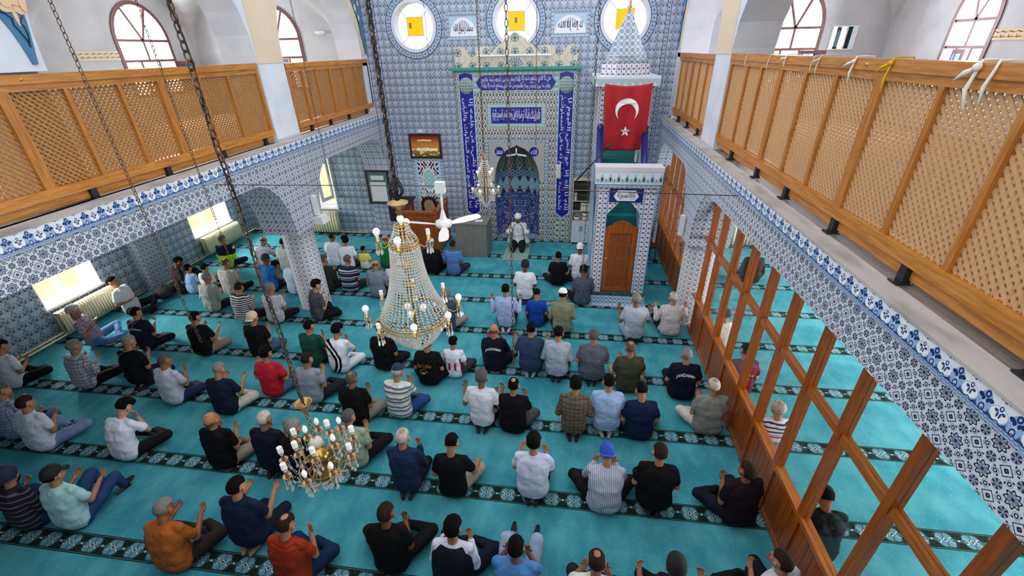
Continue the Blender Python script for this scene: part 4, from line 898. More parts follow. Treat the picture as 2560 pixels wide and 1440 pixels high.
cl = MB().box((-5.0, 11.2, 1.27), (-4.45, 11.9, 1.31)).box((-5.0, 11.2, .9), (-4.97, 11.9, 1.27)).box((-5.0, 11.17, .8), (-4.6, 11.2, 1.31)).build('black_cloth', mat('black_cloth', col='#15161a', rough=.9)); tag(cl, 'black cloth draped over the left side of the wooden preaching pulpit', 'cloth')
# tile panel and pictures
def p_panel():
    x, y, z = coords(); cx = -4.05; a = nabs(x-cx); c = '#dcd9e2'; s1 = nsin(a*34+nsin(z*19)*1.6); s2 = nsin(z*26+nsin(a*30)*1.8)
    c = mixc(s1*s2 > .35, c, '#26203c'); c = mixc(s1*s2 < -.72, c, '#4c7c86'); e = nhyp(a/.62, z-1.75); c = mixc(e < .33, c, '#e4e2ea'); c = mixc(e < .29, c, '#8fbfc4'); c = mixc((e < .29)*(nsin(a*60)*nsin(z*50) > .3), c, '#b9dcdc')
    return mixc(a > .3, c, '#a3cbe2')
tp_ = thing('scroll_tile_picture', 'tall tile panel of dark scrolls around a turquoise medallion behind the pulpit', 'tile panel')
MB().plate(rct(-4.42, .9, -3.68, 2.42), [], mY(YW-.02), (0, .019, 0)).build('scroll_field', mat('scroll_panel_tile', p_panel, .3), tp_)
MB().plate(rct(-4.52, .82, -3.58, 3.02), [rct(-4.42, .9, -3.68, 2.95)], mY(YW-.014), (0, .013, 0)).build('tile_border', IM, tp_)
def picture(nm, lb, cat, u0, v0, u1, v1, fw, fm_, inner, mats=None, d=.04):
    t = thing(nm, lb, cat); MB().plate(rct(u0, v0, u1, v1), [rct(u0+fw, v0+fw, u1-fw, v1-fw)], mY(YW-d), (0, d-.0205, 0)).build('frame', fm_, t)
    MB().plate(rct(u0+fw, v0+fw, u1-fw, v1-fw), [], mY(YW-d+.008), (0, .006, 0)).build('picture_sheet', inner, t); return t
def p_sun():
    x, y, z = coords(); w = (z-2.38)/.62; n = noise_n(9, 4, (1, 1, 2)); c = mixc(sstep(w, .0, .5), '#5a4a2c', '#c98a3c'); c = mixc(sstep(w, .45, .95), c, '#8c2212')
    c = mixc((ring(w+n*.12, .42, .07))*(nabs(x+4.0) < .3), c, '#fff0c0'); c = mixc((ring(w+n*.05, .78, .035))*(nabs(x+4.05) < .2), c, '#ffd080'); c = mixc((n > .56)*(w < .4), c, '#e8d8a0')
    c = mixc((nabs(cell(x, .13)) < .05)*(w > .4)*(w < .75), c, '#e0702c'); return c
picture('framed_picture', 'framed orange and gold crowd picture on the wall above the tile panel', 'picture', -4.49, 2.36, -3.59, 3.02, .05, mat('dark_brown_frame', col='#2e1a14', rough=.35), mat('golden_picture', p_sun, .2), None, .09)
pf = picture('framed_document', 'tall framed certificate on the wall left of the wooden pulpit', 'picture', -5.97, 1.0, -5.27, 2.0, .05, mat('dark_brown_frame'), mat('mount_green', col='#4c6a72', rough=.6), None, .06)
MB().box((-5.86, YW-.058, 1.08), (-5.38, YW-.052, 1.66)).box((-5.82, YW-.058, 1.72), (-5.42, YW-.052, 1.85)).build('document_sheet', mat('aged_paper', col='#d8dad6', rough=.7), pf)
o = MB().box((-4.2, YW-.05, 3.04), (-4.1, YW, 3.12)).build('junction_box', M['wplast']); tag(o, 'small white junction box on the wall above the golden picture', 'box')
# speakers, thermostat, radiators
def speaker(lb, loc, s, rz):
    t = thing('wall_speaker', lb, 'speaker', loc, rz); MB().box((-s[0]/2, -s[1]/2, 0), (s[0]/2, s[1]/2, s[2])).build('cabinet', M['wplast'], t)
    MB().box((-s[0]*.4, -s[1]/2-.006, s[2]*.06), (s[0]*.4, -s[1]/2, s[2]*.94)).build('grille', mat('pale_grille', col='#d2d2d0', rough=.7), t); return t
speaker('white wall speaker beside the right inscription band of the niche', (-.34, 11.98, 1.9), (.13, .12, .34), 0)
speaker('slim white column speaker on the left arcade above the column', (-5.09, 7.93, 2.12), (.1, .08, .4), pi/2)
speaker('slim white column speaker on the right arcade above the column', (2.14, 8.2, 1.8), (.08, .08, .4), -pi/2)
o = MB().add([(0, -.1, .0), (.2, -.12, 0), (.2, .14, 0), (0, .12, 0), (-.02, -.1, .14), (.18, -.12, .16), (.18, .14, .16), (-.02, .12, .14)], [(0, 3, 2, 1), (4, 5, 6, 7), (0, 1, 5, 4), (1, 2, 6, 5), (2, 3, 7, 6), (3, 0, 4, 7)]).build('camera_housing', M['wplast'], None, (-5.14, 7.93, 1.95)); tag(o, 'white box shaped device below the left column speaker', 'device')
def radiator(lb, loc, L, hgt, rz, n):
    t = thing('radiator', lb, 'radiator', loc, rz, None)
    for i in range(n):
        x = -L/2+L*(i+.5)/n; w = L/n*.42
        b = MB(); b.tube([(x, -.06, .08), (x, -.07, hgt*.5), (x, -.06, hgt-.03)], w, 8).tube([(x, .05, .08), (x, .05, hgt-.03)], w, 8).bar((x, -.06, hgt-.03), (x, .06, hgt-.03), w*1.6, .05).bar((x, -.06, .1), (x, .06, .1), w*1.6, .05)
        b.build('column_section', M['enamel'], t)
    MB().tube([(L/2, 0, .1), (L/2+.08, 0, .1), (L/2+.08, 0, 0)], .014, 6).build('pipe', M['enamel'], t)
radiator('long cream radiator under the nearest left window', (XL+.16, 6.7, .04), 1.28, .56, pi/2, 22)
radiator('cream radiator under the second left window beside the policeman', (XL+.16, 10.65, .04), 1.4, .56, pi/2, 22)
radiator('cream radiator under the end wall window near the left column', (-7.6, YW-.16, .04), 1.1, .72, 0, 13)
radiator('cream radiator behind the glass partition at the far end', (4.6, YW-.16, .04), 1.3, .62, 0, 14)
# gallery fittings
def hooks(lb, fm, nrm, u0, u1, z0, z1, m, n):
    t = thing('coat_hook_board', lb, 'hook board'); MB().plate(rct(u0, z0, u1, z1), [], fm, V(nrm)*.02).build('board', m, t)
    for i in range(n):
        u = u0+(u1-u0)*(i+.5)/n; p = fm(u, (z0+z1)/2)+V(nrm)*.02; q = V(nrm)
        MB().tube([p+V((0, 0, -.03)), p+q*.05+V((0, 0, -.04)), p+q*.06+V((0, 0, .0))], .007, 6).tube([p+V((0, 0, .03)), p+q*.07+V((0, 0, .05))], .007, 6).build('hook', M['bronze'], t)
hooks('cream hook board on the left gallery wall beside the arched window', mX(XL+.001), (1, 0, 0), 8.86, 9.82, 4.96, 5.14, mat('cream_board', col='#cfc6b0', rough=.6), 7)
hooks('beige hook board on the right gallery wall at the frame edge', mX(XR-.001), (-1, 0, 0), 8.4, 9.28, 4.98, 5.14, mat('beige_board', col='#c9b28c', rough=.6), 6)
mr = thing('wall_mirror', 'small mirror in a thin frame on the right gallery end wall', 'mirror')
MB().plate(rct(5.66, 4.85, 6.18, 5.32), [rct(5.68, 4.87, 6.16, 5.3)], mY(YW-.03), (0, .029, 0)).build('frame', M['wht'], mr)
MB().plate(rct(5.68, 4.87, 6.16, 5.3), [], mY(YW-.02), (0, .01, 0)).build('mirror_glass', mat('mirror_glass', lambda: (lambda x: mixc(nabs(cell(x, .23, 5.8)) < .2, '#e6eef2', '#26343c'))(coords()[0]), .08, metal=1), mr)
bk = MB().box((-6.6, YW-.12, 5.45), (-6.35, YW, 5.5)).box((-6.42, YW-.35, 5.42), (-6.36, YW-.12, 5.46)).build('wall_bracket', M['wplast']); tag(bk, 'small white bracket on the left gallery end wall', 'bracket')
# prayer rug of the imam and red chair by the partition
def p_rug():
    x, y, z = coords(); a = nabs(x); b = nabs(y); c = mixc(noise_n(14, 3), '#5c8a8c', '#9cb4a8'); return mixc((a > .27)+(b > .48), c, mixc(nsin(x*60)*nsin(y*60) > 0, '#3c6268', '#c4ccbc'))
o = MB().box((-.34, -.58, 0), (.34, .58, .012)).build('prayer_rug', mat('green_grey_rug', p_rug, .95), None, (-1.4, 11.15, .001)); tag(o, 'small patterned prayer rug under the imam', 'rug')
ch = thing('folding_chair', 'dark red chair in shadow between the pulpit stair and the partition', 'chair', (2.05, 10.9, 0), .2)
RC = mat('dark_red_fabric', col='#5a0f16', rough=.8)
MB().box((-.2, -.2, .42), (.2, .2, .47)).build('seat', RC, ch); MB().box((-.2, .17, .62), (.2, .21, .88)).build('backrest', RC, ch)
for a, b in ((-1, -1), (1, -1), (-1, 1), (1, 1)): MB().tube([(a*.18, b*.18, .42), (a*.2, b*.22, 0)], .012, 6).build('leg', M['dgrey'], ch)
for a in (-1, 1): MB().tube([(a*.18, .18, .42), (a*.19, .2, .88)], .012, 6).build('back_post', M['dgrey'], ch)
# ================================================================ HANGING THINGS
def chain(b, x, y, z0, z1, L=.05, r=.0032, w=.011):
    z = z0; k = 0
    while z < z1:
        pts = []
        for i in range(10):
            a = 2*pi*i/10; u = w*cos(a); v = L/2*sin(a)
            v = math.copysign(min(abs(v), L/2), v)
            pts.append((x+(u if k % 2 else u*.25), y+(u*.25 if k % 2 else u), z+L/2+v))
        b.tube(pts, r, 5, True); z += L-2.6*r; k += 1
    return b
EMB = mat('lamp_bulb_glass', col='#f4f4f0', rough=.25, emit=('#fffdf6', .2)); CFL = mat('spiral_lamp_tube', col='#f0f0ec', rough=.3, emit=('#ffffff', .08))
def bulb(kind, c, par, s=1.):
    b = MB()
    if kind == 'flame': b.lathe([(.001, 0), (.009, .0), (.014, .012), (.017, .028), (.015, .044), (.008, .058), (.001, .066)], c, 12); m = EMB
    elif kind == 'globe': b.lathe([(.001, 0), (.013, 0), (.014, .02), (.026, .038), (.031, .056), (.028, .074), (.016, .088), (.001, .092)], c, 14); m = EMB
    else:
        for i in range(5): b.tube([(c[0]+.013*cos(2*pi*q/10), c[1]+.013*sin(2*pi*q/10), c[2]+.018+i*.0105+.0008*q) for q in range(11)], .006, 6)
        b.lathe([(.013, 0), (.015, .012)], c, 10); m = CFL
    return b.build('bulb', m, par)
def drop(b, x, y, z, L=.045, r=.008):
    b.lathe([(.0005, 0), (r*.35, -L*.25), (r, -L*.7), (r*.7, -L*.88), (.0005, -L)], (x, y, z), 6, False)
def bead_line(b, p, q, r=.006, n=8):
    for i in range(n):
        c = V(p).lerp(V(q), (i+.5)/n); b.lathe([(.0005, r), (r, 0), (.0005, -r)], tuple(c), 5, False)
def hanging_chain(lb, x, y, z0, z1=7.3, L=.05, r=.003):
    tag(chain(MB(), x, y, z0, z1, L, r, .010).build('hanging_chain', M['chain']), lb, 'chain')
hanging_chain('thin iron chain passing the left end of the left railing', -3.46, 3.01, 2.58)
hanging_chain('thin chain passing the left arched gallery window', -4.18, 4.45, 2.65)
hanging_chain('chain hanging in front of the left white pillar near the far railing', -4.68, 7.97, 2.9)
hanging_chain('chain passing the far end of the left railing by the wall corner', -3.78, 8.62, 3.1)
hanging_chain('thin chain hanging right of the left round window', -3.11, 10.18, 3.37)
hanging_chain('long chain hanging freely across the middle of the niche down to the rows', -.46, 3.28, 2.3)
hanging_chain('thin chain hanging right of the middle round window', -.70, 8.77, 3.34)
hanging_chain('long chain hanging just left of the pulpit stair', .18, 4.43, 2.5)
# tie wire and ceiling fan
o = MB().tube([(AL, 5.71, 3.345), (-1.855, 6.0, 3.30), (AR, 5.91, 3.262)], .006, 6).build('tie_wire', M['chain']); tag(o, 'thin tie wire stretched across the nave between both arcades', 'wire')
fan = thing('ceiling_fan', 'white three bladed fan hanging from the tie wire above the pulpit', 'fan', (-1.855, 6.0, 0))
MB().box((-.07, -.05, 3.2), (.07, .05, 3.36)).build('mount_box', M['wplast'], fan)
MB().tube([(0, 0, 3.3), (0, 0, 2.86)], .018, 10).build('down_rod', M['wplast'], fan)
MB().lathe([(.018, 2.95), (.03, 2.9), (.05, 2.82), (.06, 2.80)], (0, 0, 0), 20).lathe([(.06, 2.80), (.12, 2.77), (.125, 2.71), (.10, 2.68), (.001, 2.67)], (0, 0, 0), 24).build('motor_housing', M['wplast'], fan)
for a in (172, 45, 285):
    b = MB(); c, s = cos(R(a)), sin(R(a))
    pr = [(.1, .03), (.18, .045), (.3, .07), (.5, .075), (.62, .065), (.65, .03)]
    up_ = [(r, w, .012) for r, w in pr]; vs = []
    for r, w in pr: vs.append((r*c-w*s, r*s+w*c, 2.715+w*.22)); vs.append((r*c+w*s, r*s-w*c, 2.715-w*.22))
    b.add(vs, [(2*i, 2*i+1, 2*i+3, 2*i+2) for i in range(len(pr)-1)]); o = b.build('fan_blade', M['wplast'], fan); o.modifiers.new('s', 'SOLIDIFY').thickness = .006
# ---- bronze chandelier close to the camera
ch = thing('chandelier', 'bronze chandelier with many candle bulbs and crystal drops nearest the camera', 'chandelier', (-1.655, 1.92, 0))
chain(MB(), 0, 0, 3.02, 7.3, .045, .0036, .011).build('chain', M['chain'], ch)
cb = MB(); cb.tube([(.012*sin(z*9), .012*cos(z*9), z) for z in [3.0+.09*i for i in range(48)]], .004, 5); cb.build('cable', M['black'], ch)
MB().lathe([(.012, 2.93), (.02, 2.95), (.03, 2.985), (.05, 3.015), (.056, 3.02), (.046, 3.012), (.028, 2.99), (.012, 2.97)], (0, 0, 0), 20).build('canopy_cup', M['bronze'], ch)
chain(MB(), 0, 0, 2.70, 2.94, .04, .004, .011).build('lower_chain', M['bronze'], ch)
MB().ball((0, 0, 2.655), .045, 18, 10).build('glass_ball', mat('milky_glass', col='#c9c2b8', rough=.2), ch)
MB().lathe([(.01, 2.6), (.05, 2.57), (.075, 2.53), (.05, 2.49), (.03, 2.46), (.06, 2.42), (.085, 2.37), (.06, 2.31), (.02, 2.27), (.001, 2.25)], (0, 0, 0), 20).build('body', M['gold'], ch)
DP = mat('drip_pan_bronze', col='#b9976b', rough=.4, metal=.8); CS = mat('candle_sleeve', col='#6d5648', rough=.6)
def arm(par, ang, r, zc, zt, kind, r0=.05, big=1., drops=4):
    c, s = cos(ang), sin(ang); f = lambda q, z: (q*c, q*s, z)
    m = MB(); m.tube([f(r0, zc), f(r*.45, zc-.07), f(r*.8, zc-.06), f(r, zt-.085), f(r, zt-.06)], .006, 6)
    m.tube([f(r0+.01, zc+.02), f(r*.4, zc+.05), f(r*.62, zc+.0), f(r*.55, zc-.045)], .004, 5)
    a = m.build('arm', M['bronze'], par)
    p = f(r, zt-.06)
    MB().lathe([(.004, 0), (.026, .004), (.031, .012), (.025, .01), (.004, .008)], p, 16).build('drip_pan', DP, a)
    MB().lathe([(.011, .008), (.011, .062), (.001, .062)], p, 10).build('candle_sleeve', CS, a)
    bulb(kind, (p[0], p[1], p[2]+.062), a)
    d = MB()
    for k in range(drops):
        t = ang+2*pi*k/drops; x, y = p[0]+.026*cos(t), p[1]+.026*sin(t); bead_line(d, (x, y, p[2]), (x, y, p[2]-.05), .0045, 4); drop(d, x, y, p[2]-.05, .05, .0105)
    bead_line(d, (p[0], p[1], p[2]-.01), (p[0], p[1], p[2]-.09), .006, 5); drop(d, p[0], p[1], p[2]-.09, .055, .012)
    d.build('crystal_drops', CRYS, a)
ks = ['flame', 'cfl', 'cfl', 'flame', 'flame', 'cfl', 'cfl', 'cfl', 'flame', 'flame']
for i in range(9): arm(ch, R(80-40*i), .235, 2.44, 2.60, ks[i], .05)
for i in range(5): arm(ch, R(150-72*i), .125, 2.50, 2.67, ['flame', 'cfl', 'flame', 'cfl', 'cfl'][i], .04)
d = MB()
for i in range(18):
    t = 2*pi*i/18; bead_line(d, (.235*cos(t), .235*sin(t), 2.50), (.16*cos(t+.17), .16*sin(t+.17), 2.42), .006, 7); drop(d, .17*cos(t), .17*sin(t), 2.42, .06, .012); drop(d, .09*cos(t), .09*sin(t), 2.34, .06, .012)
drop(d, 0, 0, 2.24, .08, .016); d.build('crystal_drops', CRYS, ch)
o = MB()
for z, r in ((2.43, .16), (2.40, .10)): o.tube([(r*cos(2*pi*i/28), r*sin(2*pi*i/28), z) for i in range(28)], .005, 6, True)
o.build('hoop', M['bronze'], ch)
# ---- large crystal chandelier
c2 = thing('chandelier', 'large crystal basket chandelier with brass rings in the middle of the nave', 'chandelier', (-1.42, 3.372, 0))
chain(MB(), 0, 0, 3.93, 7.3, .06, .006, .018).build('chain', M['chain'], c2)
cb = MB()
for k in range(3): cb.tube([(.02*sin(z*7+k*2.1), .02*cos(z*6+k*2.1), z) for z in [3.95+.1*i for i in range(34)]], .005, 5)
cb.build('cable', M['black'], c2)
tw = MB(); rr_ = random.Random(2)
for k in range(16):
    a = rr_.uniform(0, 6.3); tw.tube([(.012*cos(a), .012*sin(a), 3.92), (.06*cos(a+.5), .06*sin(a+.5), 3.97+.04*rr_.random()), (.05*cos(a+1.2), .05*sin(a+1.2), 4.05), (.01, .0, 4.13)], .005, 4)
tw.build('cable_tangle', M['black'], c2)
MB().lathe([(.012, 3.74), (.016, 3.84), (.05, 3.865), (.085, 3.89), (.088, 3.90), (.05, 3.885), (.01, 3.87)], (0, 0, 0), 22).build('ceiling_plate', M['bronze'], c2)
MB().tube([(0, 0, 2.6), (0, 0, 3.86)], .008, 8).lathe([(.008, 2.86), (.035, 2.83), (.04, 2.8), (.02, 2.78), (.035, 2.72), (.04, 2.66), (.01, 2.6)], (0, 0, 0), 16).lathe([(.008, 3.16), (.04, 3.14), (.055, 3.12), (.04, 3.10), (.008, 3.08)], (0, 0, 0), 12).lathe([(.008, 3.36), (.05, 3.34), (.06, 3.31), (.04, 3.29), (.008, 3.28)], (0, 0, 0), 12).build('stem', M['gold'], c2)
def hoop(z, r, t, nm='brass_ring'): return MB().tube([(r*cos(2*pi*i/40), r*sin(2*pi*i/40), z) for i in range(40)], t, 6, True).build(nm, M['gold'], c2)
for z, r, t in ((2.80, .315, .008), (2.765, .318, .006), (3.52, .125, .007), (3.545, .128, .006), (3.70, .062, .006), (3.67, .066, .005)): hoop(z, r, t)
s_ = MB()
for i in range(8): s_.tube([(.03*cos(R(45*i)), .03*sin(R(45*i)), 2.84), (.315*cos(R(45*i)), .315*sin(R(45*i)), 2.79)], .004, 5)
s_.build('spokes', M['gold'], c2)
oct_ = [(.0005, 1), (1, 0), (.0005, -1)]
def strands(nm, prof, n, r, step):
    b = MB()
    for i in range(n):
        t = 2*pi*i/n
        for (r0, z0), (r1, z1) in zip(prof[:-1], prof[1:]):
            L = sqrt((r1-r0)**2+(z1-z0)**2); k = max(1, int(L/step))
            for j in range(k):
                f = (j+.5)/k; q = r0+(r1-r0)*f; z = z0+(z1-z0)*f; b.lathe([(.0005, r*1.05), (r, 0), (.0005, -r*1.05)], (q*cos(t), q*sin(t), z), 4, False)
    return b.build(nm, CRYS, c2)
up_prof = [(.315, 2.81), (.285, 2.87), (.24, 2.96), (.20, 3.06), (.165, 3.18), (.14, 3.32), (.125, 3.5)]
strands('crystal_strands', up_prof, 40, .0135, .025)
strands('crystal_bowl', [(.31, 2.76), (.28, 2.68), (.22, 2.59), (.14, 2.50), (.05, 2.43)], 40, .0135, .024)
strands('crystal_crown', [(.064, 3.69), (.075, 3.64), (.12, 3.57)], 16, .010, .02)
d = MB()
for i in range(30): t = 2*pi*i/30; drop(d, .32*cos(t), .32*sin(t), 2.76, .05, .012)
for i in range(20): t = 2*pi*i/20; drop(d, .13*cos(t), .13*sin(t), 3.52, .05, .011)
drop(d, 0, 0, 2.44, .06, .016); d.build('crystal_drops', CRYS, c2)
def arm2(par, ang, r0, r, z, kind):
    c, s = cos(ang), sin(ang); f = lambda q, zz: (q*c, q*s, zz); m = MB().tube([f(r0, z-.02), f((r0+r)/2, z-.06), f(r, z-.03), f(r, z)], .005, 6)
    m.lathe([(.006, 0), (.02, .004), (.024, .012), (.018, .014), (.018, .04), (.012, .042)], f(r, z), 12); a = m.build('lamp_arm', M['gold'], par)
    bulb(kind, (r*c, r*s, z+.04), a); d = MB()
    for k in range(5): t = ang+2*pi*k/5; x, y = r*c+.025*cos(t), r*s+.025*sin(t); bead_line(d, (x, y, z), (x, y, z-.06), .006, 4); drop(d, x, y, z-.06, .06, .011)
    d.build('crystal_drops', CRYS, a)
kk = ['globe', 'cfl', 'globe', 'cfl', 'globe', 'cfl', 'globe', 'globe']
for i in range(8): arm2(c2, R(20+45*i), .315, .43, 2.83, kk[i])
for i in range(4): arm2(c2, R(10+90*i), .125, .22, 3.55, ['cfl', 'globe', 'globe', 'globe'][i])
for i in range(3): bulb('globe', (.09*cos(R(30+120*i)), .09*sin(R(30+120*i)), 2.80), c2)
bulb('globe', (0, 0, 3.70), c2)
# ---- small far chandelier
c3 = thing('chandelier', 'small crystal chandelier with ten white bulbs hanging before the niche', 'chandelier', (-1.75, 8.825, 0))
chain(MB(), 0, 0, 3.2, 7.3, .06, .005, .014).build('chain', M['chain'], c3)
MB().lathe([(.008, 3.2), (.05, 3.12), (.02, 3.05), (.05, 2.85), (.02, 2.7), (.07, 2.5), (.03, 2.35), (.05, 2.22), (.01, 2.12)], (0, 0, 0), 14).build('stem', M['bronze'], c3)
b = MB()
for i in range(14):
    t = 2*pi*i/14
    for (r0, z0, r1, z1) in ((.05, 3.05, .15, 2.75), (.15, 2.72, .10, 2.55), (.26, 2.42, .1, 2.2), (.1, 2.55, .24, 2.42), (.1, 2.2, .01, 2.05)): bead_line(b, (r0*cos(t), r0*sin(t), z0), (r1*cos(t), r1*sin(t), z1), .014, 8)
b.build('crystal_strands', CRYS, c3)
for i in range(4): arm2(c3, R(45+90*i), .05, .18, 2.74, 'globe')
for i in range(6): arm2(c3, R(15+60*i), .06, .27, 2.38, 'globe')
# ================================================================ PEOPLE
DISP = bpy.data.textures.new('cloth_folds', 'CLOUDS'); DISP.noise_scale = .10; DISP.noise_depth = 1
HTEX = bpy.data.textures.new('hair_tufts', 'CLOUDS'); HTEX.noise_scale = .018; HTEX.noise_depth = 1
HAIRC = dict(k='#0b0a0b', g='#84817d', w='#bdb9b2', b='#2f211a', s='#5c5752')
def rotx(v, a): return V((v.x, v.y*cos(a)-v.z*sin(a), v.y*sin(a)+v.z*cos(a)))
def cone(b, p, r1, q, r2, n=10):
    """round-ended tapered limb"""
    p = V(p); q = V(q); d = (q-p)
    if d.length < 1e-5: return b.ball(p, r1, n, 6)
    t = d.normalized(); pts = []; rs = []
    for a in (-80, -50, -20): pts.append(p+t*(r1*sin(R(a)))); rs.append(r1*cos(R(a)))
    for a in (20, 50, 80): pts.append(q+t*(r2*sin(R(a)))); rs.append(r2*cos(R(a)))
    return b.tube(pts, rs, n)
def chain_(b, pts, rs, n=10):
    for i in range(len(pts)-1): cone(b, pts[i], rs[i], pts[i+1], rs[i+1], n)
def loft(b, rings, n=20):
    """rings: (centre, half width, half depth, tilt)"""
    vs = []
    for c, rx, ry, a in rings:
        for k in range(n):
            t = 2*pi*k/n; ct, s_ = cos(t), sin(t); e = .82
            x = rx*math.copysign(abs(ct)**e, ct); y = ry*math.copysign(abs(s_)**e, s_); vs.append(V(c)+V((x, y*cos(a), -y*sin(a)*1)))
    fs = []; m = len(rings)
    for i in range(m-1):
        for k in range(n): k2 = (k+1) % n; fs.append((i*n+k, i*n+k2, (i+1)*n+k2, (i+1)*n+k))
    fs.append(tuple(range(n))[::-1]); fs.append(tuple((m-1)*n+k for k in range(n))); b.add(vs, fs, True)
def skinned(b, name, m, par, vox, smooth=4, fold=0.):
    o = b.build(name, m, par); r = o.modifiers.new('r', 'REMESH'); r.mode = 'VOXEL'; r.voxel_size = vox; r.use_smooth_shade = True
    if fold: d = o.modifiers.new('d', 'DISPLACE'); d.texture = DISP; d.strength = fold; d.mid_level = .5; d.texture_coords = 'LOCAL'
    s = o.modifiers.new('s', 'SMOOTH'); s.factor = .5; s.iterations = smooth
    return o
def hand(b, w, d, n, side, curl=.35, sc=1.):
    """w wrist, d finger direction, n palm normal; side +1 right hand"""
    d = d.normalized(); n = (n-d*n.dot(d)).normalized(); s = d.cross(n)*side     # s points to the thumb side
    for k in (-1, 0, 1): cone(b, w+s*(k*.012)*sc, .014*sc, w+d*.075*sc+s*(k*.024)*sc, .012*sc, 6)
    for k, L in enumerate((.066, .078, .074, .058)):
        o = (1.5-k)*.0205*sc; p = w+d*(.085-.004*abs(k-1))*sc+s*o; a = .1; rr = .0088*sc; sp = (1.5-k)*.10
        for j, f in enumerate((.45, .32, .23)):
            a += curl*(.6, 1, .8)[j]; q = p+(d*cos(a)+n*sin(a)+s*sp*.6).normalized()*(L*f*sc); cone(b, p, rr, q, rr*.92, 6); p = q; rr *= .93
    p = w+d*.025*sc+s*.024*sc; q = p+(s*.8+d*.55+n*.25).normalized()*.034*sc; r = q+(d*.85+s*.25+n*.35).normalized()*.03*sc
    cone(b, p, .012*sc, q, .010*sc, 6); cone(b, q, .010*sc, r, .008*sc, 6)
ARMS = dict(dua=((.215, .0, -.27), (.13, .18, -.11), (-.25, .65, .55), (-.2, -.5, .8)), low=((.225, -.02, -.26), (.10, .17, -.22), (-.35, .7, .3), (-.1, -.3, .9)),
            wide=((.255, -.01, -.25), (.285, .14, -.08), (.0, .45, .8), (-.4, -.6, .5)), high=((.215, .06, -.26), (.12, .20, -.02), (-.1, .35, .85), (-.3, -.8, .3)),
            face=((.21, .12, -.24), (.075, .17, .0), (-.05, .15, 1), (-.2, -1, 0)), knee=((.26, .04, -.24), (.27, .27, -.33), (.1, .9, -.2), (0, -.1, -1)),
            fwd=((.21, .06, -.25), (.17, .27, -.16), (-.15, .85, .3), (-.2, -.4, .9)))
LEGS = dict(
 cross=[((.10, .02, .115), (.31, .26, .15), (.01, .31, .07), (-.15, .27, .05)), 0],
 crossw=[((.10, .02, .115), (.36, .30, .17), (.04, .37, .07), (-.11, .33, .05)), 0],
 kneel=[((.10, .03, .20), (.14, .43, .085), (.085, .0, .075), (.045, -.135, .04)), .10],
 up=[((.10, .02, .13), (.17, .40, .42), (.13, .62, .09), (.14, .80, .04)), 0],
 fwdlow=[((.10, .02, .12), (.18, .45, .29), (.15, .50, .07), (.14, .63, .045)), 0],
)
SHIRT_ = {}
def cloth(spec):
    if spec in SHIRT_: return SHIRT_[spec]
    kind, *c = spec.split(); cols = c
    def bmp():
        a = noise_n(5, 2, (1.4, 1.4, .5), .45); return a, .7, .05
    def fn():
        x, y, z = coords(); n = noise_n(4, 3)
        if kind == 'plain': return mixc(n*.25, cols[0], '#000000') if False else mixc(.0, cols[0], cols[0])
        if kind == 'stripe':      # colours..., last = period in cm
            P = float(cols[-1])/100; k = len(cols)-1; t = nfr(z/P); cc = cols[0]; c_ = mixc(.0, cols[0], cols[0])
            for i in range(1, k): c_ = mixc((t > i/k), c_, cols[i])
            return c_
        if kind == 'vstripe':
            P = float(cols[-1])/100; return mixc(nabs(cell(x, P)) < .2, mixc(.0, cols[0], cols[0]), cols[1])
        if kind == 'plaid':
            P = float(cols[-1])/100; c_ = mixc((nabs(cell(x, P)) < .17)*.55, cols[0], cols[1]); c_ = mixc((nabs(cell(z, P)) < .17)*.55, c_, cols[1])
            return mixc((nabs(cell(x, P, P/2)) < .05)*.6, c_, cols[1])
        if kind == 'two': return mixc(z > float(cols[2]), mixc(.0, cols[0], cols[0]), cols[1])
        if kind == 'polo': # band across chest
            c_ = mixc(z > .40, mixc(.0, cols[0], cols[0]), cols[1]); c_ = mixc((z > .46)*(z < .475), c_, '#7b2436'); return mixc(nfr(z/.045)*(z > .49) > .6, c_, cols[2])
        if kind == 'jersey':
            c_ = mixc((nabs(nhyp(x+.28, z-.28)-.30) < .022)+(nabs(nhyp(x+.28, z-.28)-.37) < .018)+(nabs(nhyp(x+.3, z-.2)-.16) < .014), mixc(.0, cols[0], cols[0]), cols[1]); return c_
        if kind == 'side': return mixc((nabs(nabs(x)-.15-(.5-z)*.08) < .012)*(z < .5), mixc(.0, cols[0], cols[0]), cols[1])
    m = mat('cloth_'+spec.replace(' ', '_').replace('#', ''), fn, .85, bump=bmp, spec=.2); SHIRT_[spec] = m; return m
def skinm(c): return mat('skin_'+c[1:], lambda: mixc(sstep(noise_n(12, 3), .3, .75), c, tuple(v*.82 for v in lin(c)[:3])+(1,)), .55, spec=.3)
def hairm(c): return mat('hair_'+c[1:], lambda: mixc(sstep(noise_n(70, 3, (1, 1, .35)), .35, .65)*.75, c, tuple(min(1, v*.55+.001) for v in lin(c)[:3])+(1,)), .9, spec=.12, bump=lambda: (noise_n(120, 2, (1, 1, .4)), .6, .006))
PLACED = []
